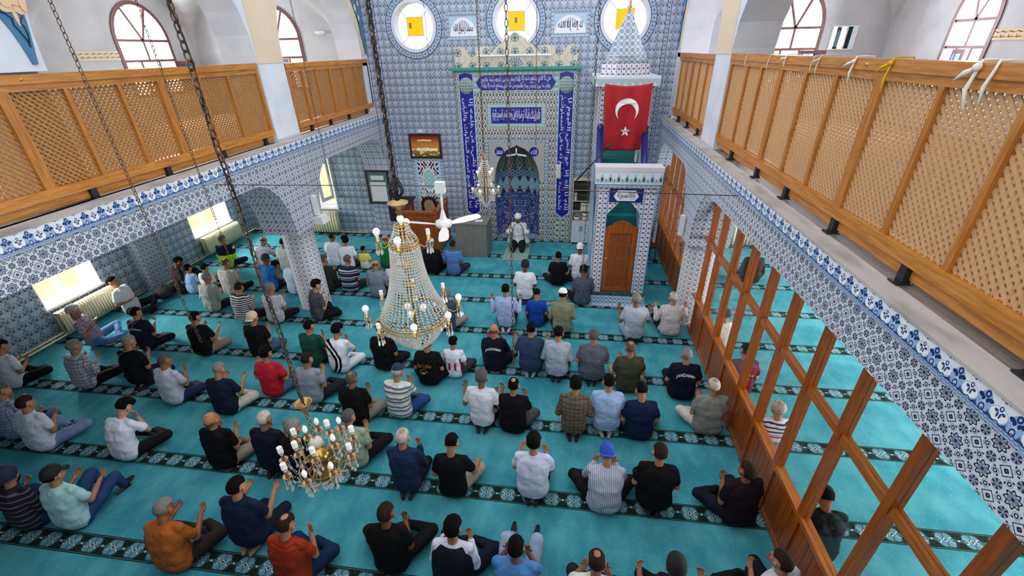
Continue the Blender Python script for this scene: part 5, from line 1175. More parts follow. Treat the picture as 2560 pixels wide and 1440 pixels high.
def person(px, py, label, shirt, hair='k short', legs='cross', pants='#14161c', arms='dua', yaw=0., lean=10., hp=12., hy=0., k=1., w=1., skin='#b27f60', sleeve='short',
           cap=None, beard=None, sock=None, open_=None, hz=None, extra=None, floorpos=None, collar=None, tilt=0., group='people seated on the carpet', arm2=None, glasses=False, hide=()):
    rn = random.Random(int(px*7+py*13)); yaw = yaw+rn.uniform(-4, 4) if not floorpos else yaw
    L = LEGS[legs]; up = L[1]; a = R(lean); sk = skinm(skin); hc_, hs = hair.split() if hair else ('k', 'none')
    pel = V((0, 0, .12+up)); wst = pel+V((0, -.012, .135)); mid = wst+rotx(V((0, 0, .14)), -a*.5); che = mid+rotx(V((0, 0, .12)), -a); nb_ = che+rotx(V((0, 0, .115)), -a*1.35)
    hd = nb_+rotx(V((0, 0, .152)), -(a*1.1+R(hp)*.6)); near = (V((0, 0, 0)))
    pos = onZ(px, py, (hd.z)*k) if not floorpos else V(floorpos)
    cy_, sy_ = cos(R(-yaw)), sin(R(-yaw))
    if not floorpos: pos = V((pos.x-k*(hd.x*cy_-hd.y*sy_), pos.y-k*(hd.x*sy_+hd.y*cy_), 0))
    if 2.14 < pos.x < 2.5: pos.x = 2.14
    if 2.5 <= pos.x < 2.86: pos.x = 2.86
    crowd = {sd: any(0 < (q.x-pos.x)*sd < .86 and abs(q.y-pos.y) < .5 for q in PLACED) for sd in (-1, 1)}; PLACED.append(pos)
    e = thing('person', label, 'person', pos, R(-yaw), group); e.scale = (k, k, k)
    dist = (pos-CAM).length; vox = (.0058 if dist < 7.2 else .0075 if dist < 9.5 else .009)/1.
    # ---------- torso / shirt
    sh = cloth(shirt); s = MB(); W_ = w
    rings = [(pel+V((0, 0, -.075)), .165*W_, .12*W_, 0), (pel+V((0, 0, .0)), .19*W_, .14*W_, 0), (wst+V((0, .0, -.03)), .178*W_, .135*W_, a*.2), (wst+V((0, .01*W_, .05)), .17*W_, .128*W_, a*.4), (mid, .178*W_, .125*W_, a*.8), (che, .19*W_, .12, a), (che+(nb_-che)*.55, .182*(W_*.5+.5), .1, a*1.2), (che+(nb_-che)*.86, .125, .078, a*1.3), (nb_+V((0, 0, .012)), .068, .06, a*1.3)]
    loft(s, rings)
    shd = {sd: che+(nb_-che)*.62+V((sd*.165*(W_*.4+.6), 0, 0)) for sd in (-1, 1)}
    for sd in (-1, 1): cone(s, nb_+V((sd*.02, 0, -.03)), .058, shd[sd]+V((sd*-.015, 0, .004)), .055)
    J = {}
    bd = MB()
    for sd in (-1, 1):
        A = ARMS[(arm2 if (arm2 and sd > 0) else arms)]; jt = lambda v: V((v[0]*sd, v[1], v[2]))
        S_ = shd[sd]; off = V((S_.x-sd*.0, S_.y, S_.z)); j = lambda q: V((q.x+rn.uniform(-.012, .012), q.y+rn.uniform(-.015, .015), q.z+rn.uniform(-.012, .012)))
        el = V((sd*A[0][0]*(W_*.5+.5), off.y+A[0][1], off.z+A[0][2])); wr = j(V((sd*A[1][0], off.y+A[1][1], off.z+A[1][2])))
        el = S_+(el-S_).normalized()*.27; wr = el+(wr-el).normalized()*.232; J[sd] = (S_, el, wr)
        if sleeve == 'short': cone(s, S_, .058, S_+(el-S_)*.42, .066); cone(s, S_+(el-S_)*.42, .066, S_+(el-S_)*.62, .064)
        elif sleeve == 'long': cone(s, S_, .058, el, .056); cone(s, el, .056, wr-(wr-el).normalized()*.02, .042)
        elif sleeve == 'none': cone(s, S_, .058, S_+(el-S_)*.08, .055)
        cone(bd, S_+V((0, 0, -.012)), .043, el, .040); cone(bd, el, .040, wr, .027); cone(bd, che+V((0, 0, .02)), .05, S_+V((-sd*.02, 0, -.03)), .035)
        hand(bd, wr, V((A[2][0]*sd, A[2][1], A[2][2])), V((A[3][0]*sd, A[3][1], A[3][2])), sd, rn.uniform(.45, .75), .94)
    if collar or sleeve == 'long' or collar is None and rn.random() < .35:
        s.lathe([(.062, -.02), (.072, .0), (.066, .032), (.05, .03)], tuple(nb_), 14, True, 1, 1)
    so = skinned(s, 'shirt', sh, e, .0095 if dist < 8 else .012, 3, .026)
    if open_: pass
    # ---------- head and neck
    Mh = Matrix.Rotation(R(-hy), 3, 'Z') @ Matrix.Rotation(-(a*.5+R(hp)), 3, 'X') @ Matrix.Rotation(R(tilt), 3, 'Y')
    T = lambda v: hd+Mh @ V(v)
    def blob(c, r, n=14, m=9):
        o = len(bd.v); bd.ball((0, 0, 0), 1, n, m); 
        for i in range(o, len(bd.v)): v = bd.v[i]; bd.v[i] = tuple(T((c[0]+v[0]*r[0], c[1]+v[1]*r[1], c[2]+v[2]*r[2])))
    cone(bd, nb_+V((0, -.01, -.05)), .058, T((0, -.02, -.06)), .052)
    blob((0, -.012, .022), (.076, .097, .096)); blob((0, .03, -.04), (.060, .064, .074)); blob((0, .052, -.088), (.034, .034, .028)); blob((0, .07, .012), (.05, .022, .03))
    blob((0, .098, -.022), (.013, .018, .024)); blob((0, .106, -.034), (.017, .014, .011)); blob((0, .084, -.066), (.026, .014, .010)); blob((0, .08, -.078), (.022, .014, .008))
    for sd in (-1, 1): blob((sd*.082, -.006, -.014), (.012, .021, .034), 8, 6); blob((sd*.035, .066, -.03), (.026, .024, .026), 8, 6)
    cone(bd, nb_+V((0, 0, -.03)), .06, mid, .06)
    if legs: cone(bd, mid, .06, pel+V((0, 0, -.02)), .06)
    skinned(bd, 'body', sk, e, vox, 2)
    def shell(name, fn, m, n=40, mm=26, sq=(.077, .098, .098), c=(0, -.012, .022)):
        h = MB(); vs = []
        for i in range(mm+1):
            th = pi*i/mm
            for q in range(n):
                ph = 2*pi*q/n; d = V((sin(th)*cos(ph), sin(th)*sin(ph), cos(th))); t = fn(d); vs.append(T((c[0]+d.x*(sq[0]+t), c[1]+d.y*(sq[1]+t), c[2]+d.z*(sq[2]+t))))
        fs = [(i*n+q, (i+1)*n+q, (i+1)*n+(q+1) % n, i*n+(q+1) % n) for i in range(mm) for q in range(n)]
        h.add(vs, fs, True); return h.build(name, m, e)
    ss = lambda x, p, q: (lambda t: t*t*(3-2*t))(max(0, min(1, (x-p)/(q-p))))
    TH = dict(short=.011, full=.021, buzz=.005, bald=.002, thin=.008, tall=.026).get(hs, 0)
    if TH:
        def hf(d):
            m = d.z+.60-1.06*ss(d.y, -.35, .9)
            if d.y > -.35: m = min(m, d.z+.06+2.6*(.80-abs(d.x)))
            if hs == 'bald': m = min(m, .10-d.z+(-.25 if d.y > .3 else 0))
            if hs == 'thin': m = min(m, 1.1*(V((0, -.28, .96))-d).length-.42)
            top = TH*(1+.55*ss(d.z, .2, .9)*(1 if hs in ('full', 'tall') else 0)+(.5*ss(d.y, .2, .8)*ss(d.z, .2, .7) if hs == 'tall' else 0))
            top *= .4+.6*ss(d.z, -.45, .35)
            return -.012+(top+.012)*ss(m, -.02, .14+6*TH)+.0018*sin(d.x*37+d.z*23)*sin(d.y*31)
        ho = shell('hair', hf, hairm('#6b4d3d' if hs == 'bald' else HAIRC.get(hc_, hc_))); dm = ho.modifiers.new('d', 'DISPLACE'); dm.texture = HTEX; dm.strength = .004+.25*TH; dm.mid_level = .5; dm.texture_coords = 'LOCAL'
    if beard: shell('beard', lambda d: -.02+(.032)*ss(-d.z+.25*d.y-.05, .0, .22)*ss(d.y, -.15, .1), hairm(HAIRC.get(beard, beard)), 20, 14, (.060, .064, .076), (0, .03, -.04))
    if cap:
        ck, cc = cap.split(); cm = mat('cap_'+cc[1:], col=cc, rough=.85)
        if ck == 'skull': shell('cap', lambda d: .016+(.010*ss(d.z, .4, .9)) if d.z > .18 else -.03, cm, 28, 22)
        if ck == 'beanie': shell('cap', lambda d: .015+.016*ss(d.z, .2, .95)-.032*ss(-(d.z+.38-.62*ss(d.y, -.2, .8)), -.02, .02), cm, 28, 26)
        if ck == 'turban':
            t = MB()
            for z, r_ in ((.045, .086), (.062, .090), (.079, .090), (.094, .086)): t.tube([T((cos(q)*r_, -.012+sin(q)*r_*1.2, z)) for q in [2*pi*i/24 for i in range(24)]], .011, 6, True)
            t.build('turban_wrap', cm, e); shell('cap', lambda d: .004+.012*ss(d.z, .3, .9) if d.z > .3 else -.03, mat('cap_white_crown', col='#e6e4de', rough=.8), 24, 18)
        if ck in ('ball', 'back'):
            o = shell('cap', lambda d: .012+.014*ss(d.z, .3, .9)-.03*ss(-(d.z+.10-.30*ss(d.y, -.2, .8)), -.02, .02), cm, 28, 24); f = 1 if ck == 'ball' else -1
            br = MB(); pts = [(x_, f*(.085+.075*sqrt(max(0, 1-(x_/.075)**2))), .02-.012*0-.15*0) for x_ in [.075*cos(pi*i/10) for i in range(11)]]
            br.add([T((p[0], p[1], .028-abs(p[0])*.25-.02*(i not in (0, 10)))) for i, p in enumerate(pts)]+[T((p[0]*.95, f*.05, .045)) for p in pts], [(i, i+1, 12+i, 11+i) for i in range(10)]); b2 = br.build('brim', cm, o); b2.modifiers.new('s', 'SOLIDIFY').thickness = .005
    if glasses:
        g = MB(); 
        for sd in (-1, 1): g.tube([T((sd*(.034+.024*cos(q)), .097, -.004+.018*sin(q))) for q in [2*pi*i/12 for i in range(12)]], .0025, 5, True); g.tube([T((sd*.06, .095, .0)), T((sd*.078, .0, .0))], .0025, 5)
        g.build('glasses', M['black'], e)
    if hp < 60 and extra and 'face' in extra:
        for sd in (-1, 1):
            ey = MB(); ey.ball(tuple(T((sd*.03, .079, -.010))), .0105, 8, 6); ey.build('eye', mat('eye_white', col='#d8d4cc', rough=.2), e)
            ey = MB(); ey.ball(tuple(T((sd*.03, .0862, -.012))), .0058, 8, 6); ey.build('pupil', M['black'], e)
            br = MB(); br.tube([T((sd*.014, .098, .012)), T((sd*.03, .096, .018)), T((sd*.048, .086, .013))], [.003, .004, .002], 6); br.build('eyebrow', hairm(HAIRC.get(hc_, '#222222')), e)
        mo = MB(); mo.tube([T((-.02, .092, -.071)), T((0, .100, -.0705)), T((.02, .092, -.071))], [.002, .0035, .002], 6); mo.build('mouth', mat('lips', col='#7e3f38', rough=.5), e)
    # ---------- trousers
    t = MB(); rp = 1.06 if w > 1.05 else 1.
    t.lathe([(.001, -.118), (.12, -.112), (.175, -.07), (.19, 0), (.175, .06), (.10, .1)], (0, 0, .12+up), 22, True, W_, .82*W_)
    for sd in (-1, 1):
        Lg = LEGS[legs][0]
        if legs == 'mixed': Lg = LEGS['cross' if sd > 0 else 'up'][0]
        f = lambda q: V((q[0]*sd, q[1], q[2]))
        h_, kn, an, to = [f(q) for q in Lg]
        if legs in ('cross', 'crossw') and sd > 0: an = an+V((0, .07, .01)); to = to+V((0, .08, .01))
        if legs != 'kneel' and legs != 'up' and 0 < (2.42-pos.x)*(1 if pos.x < 2.5 else -1) < .52*k and sd == (1 if pos.x < 2.5 else -1): kn = V((sd*.15, .40, .14)); an = V((sd*.02, .30, .06)); to = V((-sd*.1, .34, .045))
        if crowd[sd] and abs(kn.x) > .2: kn.x = sd*.20; kn.y += .08
        kn = kn+V((rn.uniform(-.02, .02), rn.uniform(-.03, .03), 0))
        chain_(t, [h_, h_+(kn-h_)*.5, kn], [.098*rp, .094*rp, .076]); chain_(t, [kn, kn+(an-kn)*.45, an], [.076, .066, .050])
        ft = MB(); mfd = (to-an).normalized(); cone(ft, an, .034, an+(to-an)*.5, .038, 8); cone(ft, an+(to-an)*.5, .036, to, .026, 8); cone(ft, an-mfd*.03, .03, an, .032, 8)
        fm2 = skinm(skin) if sock == 'bare' else mat('sock_'+(sock or '#1a1c22')[1:], col=sock or '#1a1c22', rough=.9)
        fo = skinned(ft, 'foot' if sock == 'bare' else 'sock', fm2, e, .008, 2)
    skinned(t, 'trousers', cloth('plain '+pants), e, .0105 if dist < 8 else .013, 5, .012)
    return e, so, (nb_, che, mid, wst, a)
def back_text(p, body, z0, z1, hw, col, bend=None, bold=.02, name='lettering', dx=0.):
    e, so, (nb_, che, mid, wst, a) = p; m = mat('print_'+col[1:], col=col, rough=.7)
    fm = lambda u, v: V((u, -.40, v))
    o = put_text(name, body, fm, dx-hw, z0, dx+hw, z1, m, e, bold, bend)
    tr = o.modifiers.new('t', 'TRIANGULATE'); s = o.modifiers.new('w', 'SHRINKWRAP'); s.target = so; s.wrap_method = 'PROJECT'; s.use_project_y = True; s.use_positive_direction = True; s.use_negative_direction = False; s.offset = .006; s.wrap_mode = 'ABOVE_SURFACE'
    o.parent = so; return o
JB = lambda s, t: (s, t*.62+.38*(1-(2*s-1)**2))        # lettering on an arc
G = 'people seated on the carpet'
P = person
# --- imam in the niche
im = P(1297, 551, 'person in white turban and white open robe kneeling in front of the niche', 'plain #e4e6ea', 's short', 'kneel', '#15161b', 'wide', 180, 4, 14, sleeve='long', cap='turban #ececea', beard='s', extra='face', skin='#9a6244', sock='#15161b', floorpos=(-1.40, 11.5, 0), group=None)
def robe(p):
    e, so, (nb_, che, mid, wst, a) = p; b = MB()
    for sd in (-1, 1):
        S_ = che+(nb_-che)*.62+V((sd*.17, 0, 0))
        vs = []; fs = []; n = 10; m = 12
        for j in range(m+1):
            t = j/m
            for i in range(n+1):
                u = i/n; th = R(-95+u*165); rx = .20+.03*t+.1*t*t; ry = .13+.05*t+.1*t*t
                x = sd*(rx*cos(th)) if False else sd*max(0.015, rx*sin(R(10+u*125)))*(.55+.45*min(1, t*5)); y = -ry*cos(R(10+u*125))+.01*sin(u*20)*t
                z = nb_.z+.01-.05*min(1, t*4)*abs(sin(R(10+u*125)))-t*(.5+.07*(1-u))
                vs.append((x, y, max(z, .03+.02*u)))
        for j in range(m):
            for i in range(n): q = j*(n+1)+i; fs.append((q, q+1, q+n+2, q+n+1))
        r = MB().add(vs, fs, True).build('robe_side', cloth('plain #dfe2df'), e); r.modifiers.new('s', 'SOLIDIFY').thickness = .008
        st = MB(); st.tube([V(vs[j*(n+1)+n])+V((0, .006, 0)) for j in range(m+1)], .009, 6); st.build('robe_trim', mat('robe_trim', col='#5b5f52', rough=.8), r)
        s = MB(); A = S_; el = A+(V((sd*.25, .06, A.z-.24))-A).normalized()*.26; wr = el+V((sd*.01, .13, .09)); cone(s, A, .068, el, .068); cone(s, el, .068, wr, .078); skinned(s, 'robe_sleeve', cloth('plain #dfe2df'), e, .012, 4, .01)
robe(im)
# --- first rows, left part
P(556, 599, 'person in a yellow-green police vest with dark shoulders beside the second radiator', 'two #b8e619 #141a30 .40', 's buzz', 'cross', '#10142a', 'dua', sleeve='long')
P(446, 655, 'person in dark brown shirt leaning on the left wall behind the boys', 'plain #33292a', 'k short', 'up', '#1b1a20', 'low', hp=30, skin='#7d5240', yaw=30)
P(470, 672, 'boy in light blue t-shirt seated at the left wall end', 'plain #8fb8e2', 'k full', 'cross', '#20242e', 'dua', k=.8, hp=0)
P(512, 671, 'boy in white t-shirt with black hair next to the boy in light blue', 'plain #dfe3ea', 'k full', 'cross', '#16181e', 'dua', k=.82)
P(564, 659, 'person in beige checked shirt with receding hair behind the police vest', 'plaid #cfccc6 #6d6c70 5', 's thin', 'cross', '#17181d', 'dua')
P(659, 604, 'person in white shirt bowing head into hands near the far left column side', 'plain #d5d6e6', 's bald', 'cross', '#14161e', 'face', lean=22, hp=35)
P(709, 607, 'person in pale green-white shirt half hidden behind the left column', 'plain #ccd8d2', 'k short', 'cross', '#2a2d33', 'low')
P(664, 648, 'person in bright blue quilted vest with dark flat cap', 'plain #1f6fbd', 's short', 'cross', '#1a1f2c', 'dua', cap='ball #2b2e33', sleeve='none', w=1.12, skin='#8c6248')
P(729, 656, 'person in pale blue shirt with white hair hidden by the left column', 'plain #bcd4ec', 'w short', 'cross', '#2a3040', 'low')
P(830, 592, 'person in white shirt with short brown hair right of the left column', 'plain #d8dcec', 'b buzz', 'kneel', '#15161c', 'low', skin='#8a5640')
P(862, 602, 'person in white polo turning the head right, black hair', 'plain #e4e8f4', 'k full', 'cross', '#222a3c', 'low', hy=-40, hp=-5)
P(909, 624, 'small boy in cream shirt with yellow shoulders tilting the head', 'two #d8d8c8 #d2cf60 .36', 'k full', 'cross', '#c9c6bc', 'low', k=.68, tilt=-18)
P(964, 597, 'person in green t-shirt behind the small round lamp of the crystal chandelier', 'plain #1b6a3e', 'b bald', 'cross', '#14151a', 'dua', w=1.08)
P(809, 650, 'person in dark jacket mostly hidden right of the left column', 'plain #2c2a28', 's short', 'cross', '#1c1d22', 'dua', sleeve='long')
P(869, 650, 'person in navy polo with white and grey chest stripes', 'stripe #1b2438 #1b2438 #8d93a6 #1b2438 #d3d7e2 #1b2438 15', 's short', 'cross', '#26262c', 'low', w=1.1)
P(940, 663, 'balding person in plain grey t-shirt left of the crystal chandelier top', 'plain #7e8290', 'b bald', 'cross', '#232c3e', 'low', hp=30)
P(985, 657, 'person in white t-shirt hidden behind the neck of the crystal chandelier', 'plain #c5cbdc', 'g short', 'cross', '#5b5a58', 'low')
P(1077, 609, 'person in a wide black robe with round white cap', 'plain #0b0b0e', 'k short', 'cross', '#0b0b0e', 'low', cap='skull #dfe0ea', sleeve='long', w=1.22)
P(1132, 612, 'person in blue striped polo just left of the grey desk', 'stripe #3f6aa8 #7f9dcc #365a96 #4a74b0 5', 'b buzz', 'cross', '#232e48', 'low', skin='#8a5a44')
P(517, 695, 'person in pale olive shirt with grey hair in the third row at left', 'plain #9fa69c', 'g short', 'cross', '#171b28', 'low', sleeve='long')
P(597, 720, 'person in black and white striped t-shirt turning right', 'stripe #121216 #d8dae0 4.2', 'b short', 'cross', '#101116', 'dua', hy=-25)
P(677, 720, 'person in white and brown checked shirt beside the thick chain', 'plaid #dcdce6 #6c5a60 4', 'g buzz', 'cross', '#14151b', 'dua', skin='#a87254')
P(791, 714, 'person in dark grey t-shirt in front of the left column', 'plain #4a4c54', 'k full', 'cross', '#111217', 'dua', skin='#c08d70', yaw=28)
# right part, first rows
P(1313, 664, 'person in white t-shirt and black beanie alone in the third row', 'plain #dfe2ea', 'k short', 'kneel', '#15161c', 'low', cap='beanie #111215', skin='#70452f')
P(1396, 641, 'person in black t-shirt with short black hair left of the pulpit stair', 'plain #0e0e11', 'k short', 'cross', '#1c222c', 'low', k=.92, w=1.05)
P(1450, 621, 'person in white t-shirt and backward white cap beside the pulpit stair', 'plain #e2e4ea', 's short', 'kneel', '#17181c', 'low', cap='back #e8e8ea', skin='#80523c')
P(1459, 678, 'person in slate t-shirt with dark hood-like cap at the corner of the pulpit stair', 'plain #4a5366', 'k full', 'cross', '#15171f', 'dua', cap='beanie #1b1618', skin='#8a5a44')
P(1264, 725, 'person in light blue long-sleeved shirt behind the hanging chain', 'plain #9fb2dc', 'k short', 'kneel', '#101116', 'wide', sleeve='long', sock='#c9c5bd', collar=1)
P(1342, 735, 'boy in royal blue t-shirt with long neck, right of the chain', 'plain #16429e', 'k short', 'cross', '#14161c', 'low', hp=35, k=.9, w=.95)
P(1407, 737, 'person in khaki shirt and white skullcap', 'plain #7f8268', 'k short', 'kneel', '#121318', 'low', cap='skull #e6e7ec', sleeve='long', collar=1)
P(1591, 749, 'person in light grey t-shirt with dark cuffs in front of the pulpit step', 'plain #a9aebd', 'g short', 'kneel', '#8fa6c6', 'wide', w=1.08, skin='#8a5c44', sock='#101217')
P(1683, 745, 'white haired person in white pinstriped shirt beside the right column', 'vstripe #d8d2d4 #b0a6ac 3.2', 'w thin', 'crossw', '#131419', 'wide', sleeve='long', w=1.1, sock='#8d8c8c', skin='#b8846c')
P(1115, 735, 'person in slate t-shirt and grey beanie right of the crystal chandelier', 'plain #3f4658', 'k short', 'cross', '#8e8c88', 'wide', cap='beanie #6b6e76', arm2='high')
# --- left wall group
P(283, 706, 'young person in white t-shirt reclining against the wall beside the nearest radiator', 'plain #d6d6da', 'k full', 'crossw', '#17171b', 'low', yaw=72, lean=-12, hp=-4, skin='#a87458', extra='face')
P(185, 779, 'white haired person in mauve checked shirt leaning on the nearest radiator', 'plaid #a59aa6 #5d5464 6', 'w full', 'crossw', '#5a83b4', 'dua', yaw=52, lean=-10, hp=18, skin='#a9745c')
p1 = P(340, 782, 'person in navy uniform shirt with white arched lettering in the fourth row at left', 'plain #141a30', 'k buzz', 'cross', '#10131f', 'dua', hp=6)
P(488, 794, 'person in black t-shirt and khaki trousers under the thin chain', 'plain #0d0e12', 'k short', 'cross', '#8d7c6a', 'fwd', hp=6)
P(632, 795, 'person in black t-shirt and backward beige cap', 'plain #0d0e12', 's short', 'cross', '#3d5478', 'dua', cap='back #cdb597', hp=2)
P(773, 816, 'person in dark green t-shirt behind the striped jersey', 'plain #17493f', 'k short', 'cross', '#15161c', 'high')
P(843, 828, 'young person in white jersey with bold black curved stripes and white trousers', 'jersey #e4e6ee #0e0e12', 'k tall', 'cross', '#dfe1e8', 'face', lean=15, hp=18)
P(954, 824, 'person in black t-shirt left below the crystal chandelier', 'plain #0b0c10', 'k short', 'cross', '#0f1014', 'dua', w=1.06)
pc = P(1068, 858, 'person in black t-shirt with gold cup print under the crystal chandelier tip', 'plain #0b0b0e', 'k short', 'crossw', '#0c0c10', 'low')
py_ = P(1133, 857, 'boy in white football shirt with red number eleven', 'side #dfe3f0 #8b2140', 'k full', 'crossw', '#33363f', 'low', k=.84, hp=18)
pj = P(1235, 826, 'bald person in navy uniform with white arched lettering left of the chain', 'plain #0c1124', 'k bald', 'cross', '#0c0f1a', 'face', sleeve='long', skin='#b0785c')
P(1328, 823, 'person in slate blue polo with thin white collar line right of the chain end', 'plain #2e3d5c', 'k short', 'kneel', '#12141c', 'wide', w=1.1, sock='#9b9fa8')
P(1396, 833, 'person in light grey long-sleeved top between slate polo and dark grey shirt', 'plain #a3acbc', 'k short', 'kneel', '#0f1015', 'low', sleeve='long', w=1.08)
P(1485, 841, 'grey haired person in dark grey shirt in the middle row', 'plain #575d68', 's short', 'kneel', '#333a46', 'low', w=1.16, collar=1)
P(1576, 871, 'balding person in olive t-shirt and khaki trousers', 'plain #3c4030', 's thin', 'cross', '#b3a894', 'dua', w=1.12, skin='#b07a5e')
pr = P(1717, 888, 'person in navy uniform with white arched lettering near the wooden partition', 'plain #0c1124', 'g buzz', 'crossw', '#0f1322', 'low', w=1.12)
# --- next row
P(3, 867, 'person in white t-shirt cut by the left edge of the frame, black trousers', 'plain #dfe2ea', 'k short', 'crossw', '#101116', 'low', hp=25)
P(186, 867, 'grey haired person in grey and white checked shirt, rightward knee in black', 'plaid #c9cdd6 #55596a 6', 'g short', 'crossw', '#101116', 'dua', sleeve='long', w=1.08, skin='#b07c64')
P(323, 855, 'person in black t-shirt with cropped grey hair behind the grey polo', 'plain #0d0f16', 'g buzz', 'kneel', '#1d2142', 'dua', w=1.05, hp=22)
P(413, 902, 'person in pale grey polo with hands raised to the face', 'plain #c3c7d4', 's buzz', 'cross', '#1f2f4c', 'high', hp=20, skin='#a87050')
P(548, 924, 'person in navy t-shirt and cream trousers with shaved head', 'plain #131b2e', 'g buzz', 'cross', '#c4bdb0', 'fwd', hp=30, w=1.05)
P(666, 885, 'person in bright red t-shirt', 'plain #b81f33', 'k full', 'cross', '#4c6788', 'wide', hp=10)
P(768, 899, 'person in light grey t-shirt beside the thick chandelier chain', 'plain #8f95a0', 'b short', 'crossw', '#1d1f26', 'dua', sock='#3c4658')
P(880, 947, 'person in black t-shirt with receding hair and grey-beige trousers', 'plain #09090c', 's thin', 'cross', '#8b867e', 'dua', w=1.08, skin='#99654b')
P(994, 930, 'person in white green and grey striped polo with navy skullcap', 'stripe #d9dce2 #c9d6c0 #6e737c #d9dce2 #6e737c 15', 'w short', 'cross', '#22497c', 'face', cap='skull #1c2448', hp=20, w=1.08)
P(1204, 946, 'grey haired person in white t-shirt with spread hands', 'plain #d9dce6', 's full', 'kneel', '#121319', 'wide', skin='#94604a')
P(1284, 964, 'person in black oversize t-shirt with small bald spot', 'plain #0a0a0d', 'k thin', 'cross', '#4a4c50', 'wide', w=1.1, arm2='high', sock='#cfcbc4')
P(1439, 963, 'person in brown checked shirt with pale trousers', 'plaid #6f6556 #3a332c 6', 'k full', 'kneel', '#a3a5b4', 'low', sleeve='long', collar=1, sock='#15151a')
P(1522, 955, 'person in light blue polo in the sixth row', 'plain #96b4da', 'k short', 'kneel', '#1a2434', 'low', w=1.1, sock='#a8a49c', collar=1)
P(1604, 977, 'person in dark navy polo with a white collar tag', 'plain #0f1d42', 'k short', 'cross', '#5e564c', 'low', hp=35, w=1.08, collar=1)
P(1791, 966, 'white haired person in grey-green shirt beside the partition', 'plain #7d8078', 'w thin', 'cross', '#c7c2bb', 'dua', w=1.14, collar=1, skin='#b07a62')
# --- row with far left pair
P(4, 978, 'person in blue checked shirt at the left frame edge', 'plaid #a9b6d0 #54648c 5', 's short', 'crossw', '#4a5f86', 'high', sleeve='long', lean=15)
P(66, 1009, 'person in white t-shirt and light jeans at far left', 'plain #d3d9e8', 'b short', 'crossw', '#7d90b8', 'dua', w=1.06, hp=8)
P(312, 1020, 'person in long white shirt bowing towards raised hands', 'plain #dfe2f0', 'k tall', 'crossw', '#121318', 'face', lean=24, hp=38, skin='#c08f74')
P(529, 1050, 'bald person in black polo holding one hand up', 'plain #08080b', 'k bald', 'cross', '#8f8472', 'dua', hp=-8, w=1.06, skin='#b07a58')
P(661, 1048, 'white haired person in dark navy t-shirt', 'plain #0f1426', 'w buzz', 'kneel', '#10131f', 'dua', skin='#a06c54')
P(734, 1072, 'grey curly haired person hidden behind the bronze chandelier', 'plain #0c0c10', 'g full', 'cross', '#101014', 'low')
P(872, 1043, 'person in sage shirt and glasses beyond the bronze chandelier', 'plain #93a68e', 's buzz', 'crossw', '#101116', 'dua', w=1.1, glasses=True, sock='#8a93a6')
P(1007, 1094, 'white haired person in navy long-sleeved top holding hand to the cheek', 'plain #1b2c4e', 'w thin', 'kneel', '#10131c', 'face', sleeve='long', arm2='high', skin='#b8826a')
P(1129, 1108, 'person in black t-shirt looking down, sand coloured trousers', 'plain #090a0d', 'k short', 'cross', '#a39a86', 'low', arm2='knee', hp=38)
P(1334, 1107, 'person in white polo with black hair in the third row from below', 'plain #c7d0e8', 'k full', 'kneel', '#101c3c', 'high', hp=10, w=1.1, collar=1)
P(1517, 1134, 'person in blue baseball cap and blue checked shirt bending forward', 'vstripe #8d95aa #d0d4de 2.2', 's short', 'crossw', '#101218', 'face', cap='back #1d49b4', lean=18, hp=25, w=1.14, sleeve='long', sock='#8b8578')
P(1650, 1132, 'person in black t-shirt raising the left hand between checked shirt and partition', 'plain #08090c', 'b short', 'kneel', '#08090c', 'low', w=1.14)
P(1879, 1178, 'person in dark maroon t-shirt against the wooden partition', 'plain #1c0f1a', 'b short', 'crossw', '#121726', 'dua', yaw=-14, w=1.1, hp=-6, skin='#94604a')
# --- lowest rows
P(20, 1190, 'person in navy beanie and dark striped sweater at the lower left edge', 'stripe #2b2430 #2b2430 #6d6874 #2b2430 7', 'k short', 'crossw', '#24385c', 'dua', cap='beanie #1c2440', sleeve='long', hy=-30, hp=5, beard='k', sock='#b9b6c0', extra='face')
P(134, 1187, 'person in mint t-shirt and flat black cap, jeans knees forward', 'plain #a9d6d6', 'k short', 'fwdlow', '#2b4672', 'fwd', cap='ball #0b0b0d', hp=2, w=1.06)
P(411, 1272, 'grey haired person in rust orange t-shirt with glasses and watch', 'plain #a45a26', 'g short', 'crossw', '#2b251f', 'fwd', hp=24, glasses=True, lean=14, w=1.08, skin='#9c6446')
P(593, 1217, 'person in navy t-shirt kneeling barefoot in the lower left rows', 'plain #101c38', 'k short', 'kneel', '#14202e', 'fwd', sock='bare', w=1.05, k=1.02)
P(716, 1312, 'person in brick red ribbed polo with bald spot raising both hands', 'stripe #9c3418 #86290f 3', 'b thin', 'cross', '#16284a', 'high', w=1.06, hp=22, collar=1)
P(965, 1284, 'person in plain black t-shirt near the bottom centre left', 'plain #08080b', 'b short', 'crossw', '#101015', 'dua', w=1.04, skin='#8a5138')
pv = P(1132, 1322, 'person in black waistcoat over a white shirt at the bottom', 'plain #d5d9ea', 'k full', 'crossw', '#12172a', 'dua', sleeve='long', hp=14, w=1.08, collar=1)
def vest(p):
    e, so, (nb_, che, mid, wst, a) = p; v = MB(); pel = wst-V((0, -.012, .135)); W_ = 1.08
    loft(v, [(pel+V((0, 0, -.06)), .19*W_, .145*W_, 0), (pel, .22*W_, .17*W_, 0), (wst, .205*W_, .165*W_, a*.2), (mid, .205*W_, .155*W_, a*.8), (che, .212, .155, a), (che+(nb_-che)*.5, .18, .142, a*1.2), (nb_+V((0, -.0, -.005)), .125, .105, a*1.3)])
    skinned(v, 'waistcoat', cloth('plain #10121c'), e, .0105, 5, .01)
vest(pv)
P(1290, 1369, 'person in sky blue shirt with light jeans at the bottom edge', 'plain #4f86c4', 'k short', 'up', '#93a4c0', 'face', hp=10, w=1.08, skin='#94604a')
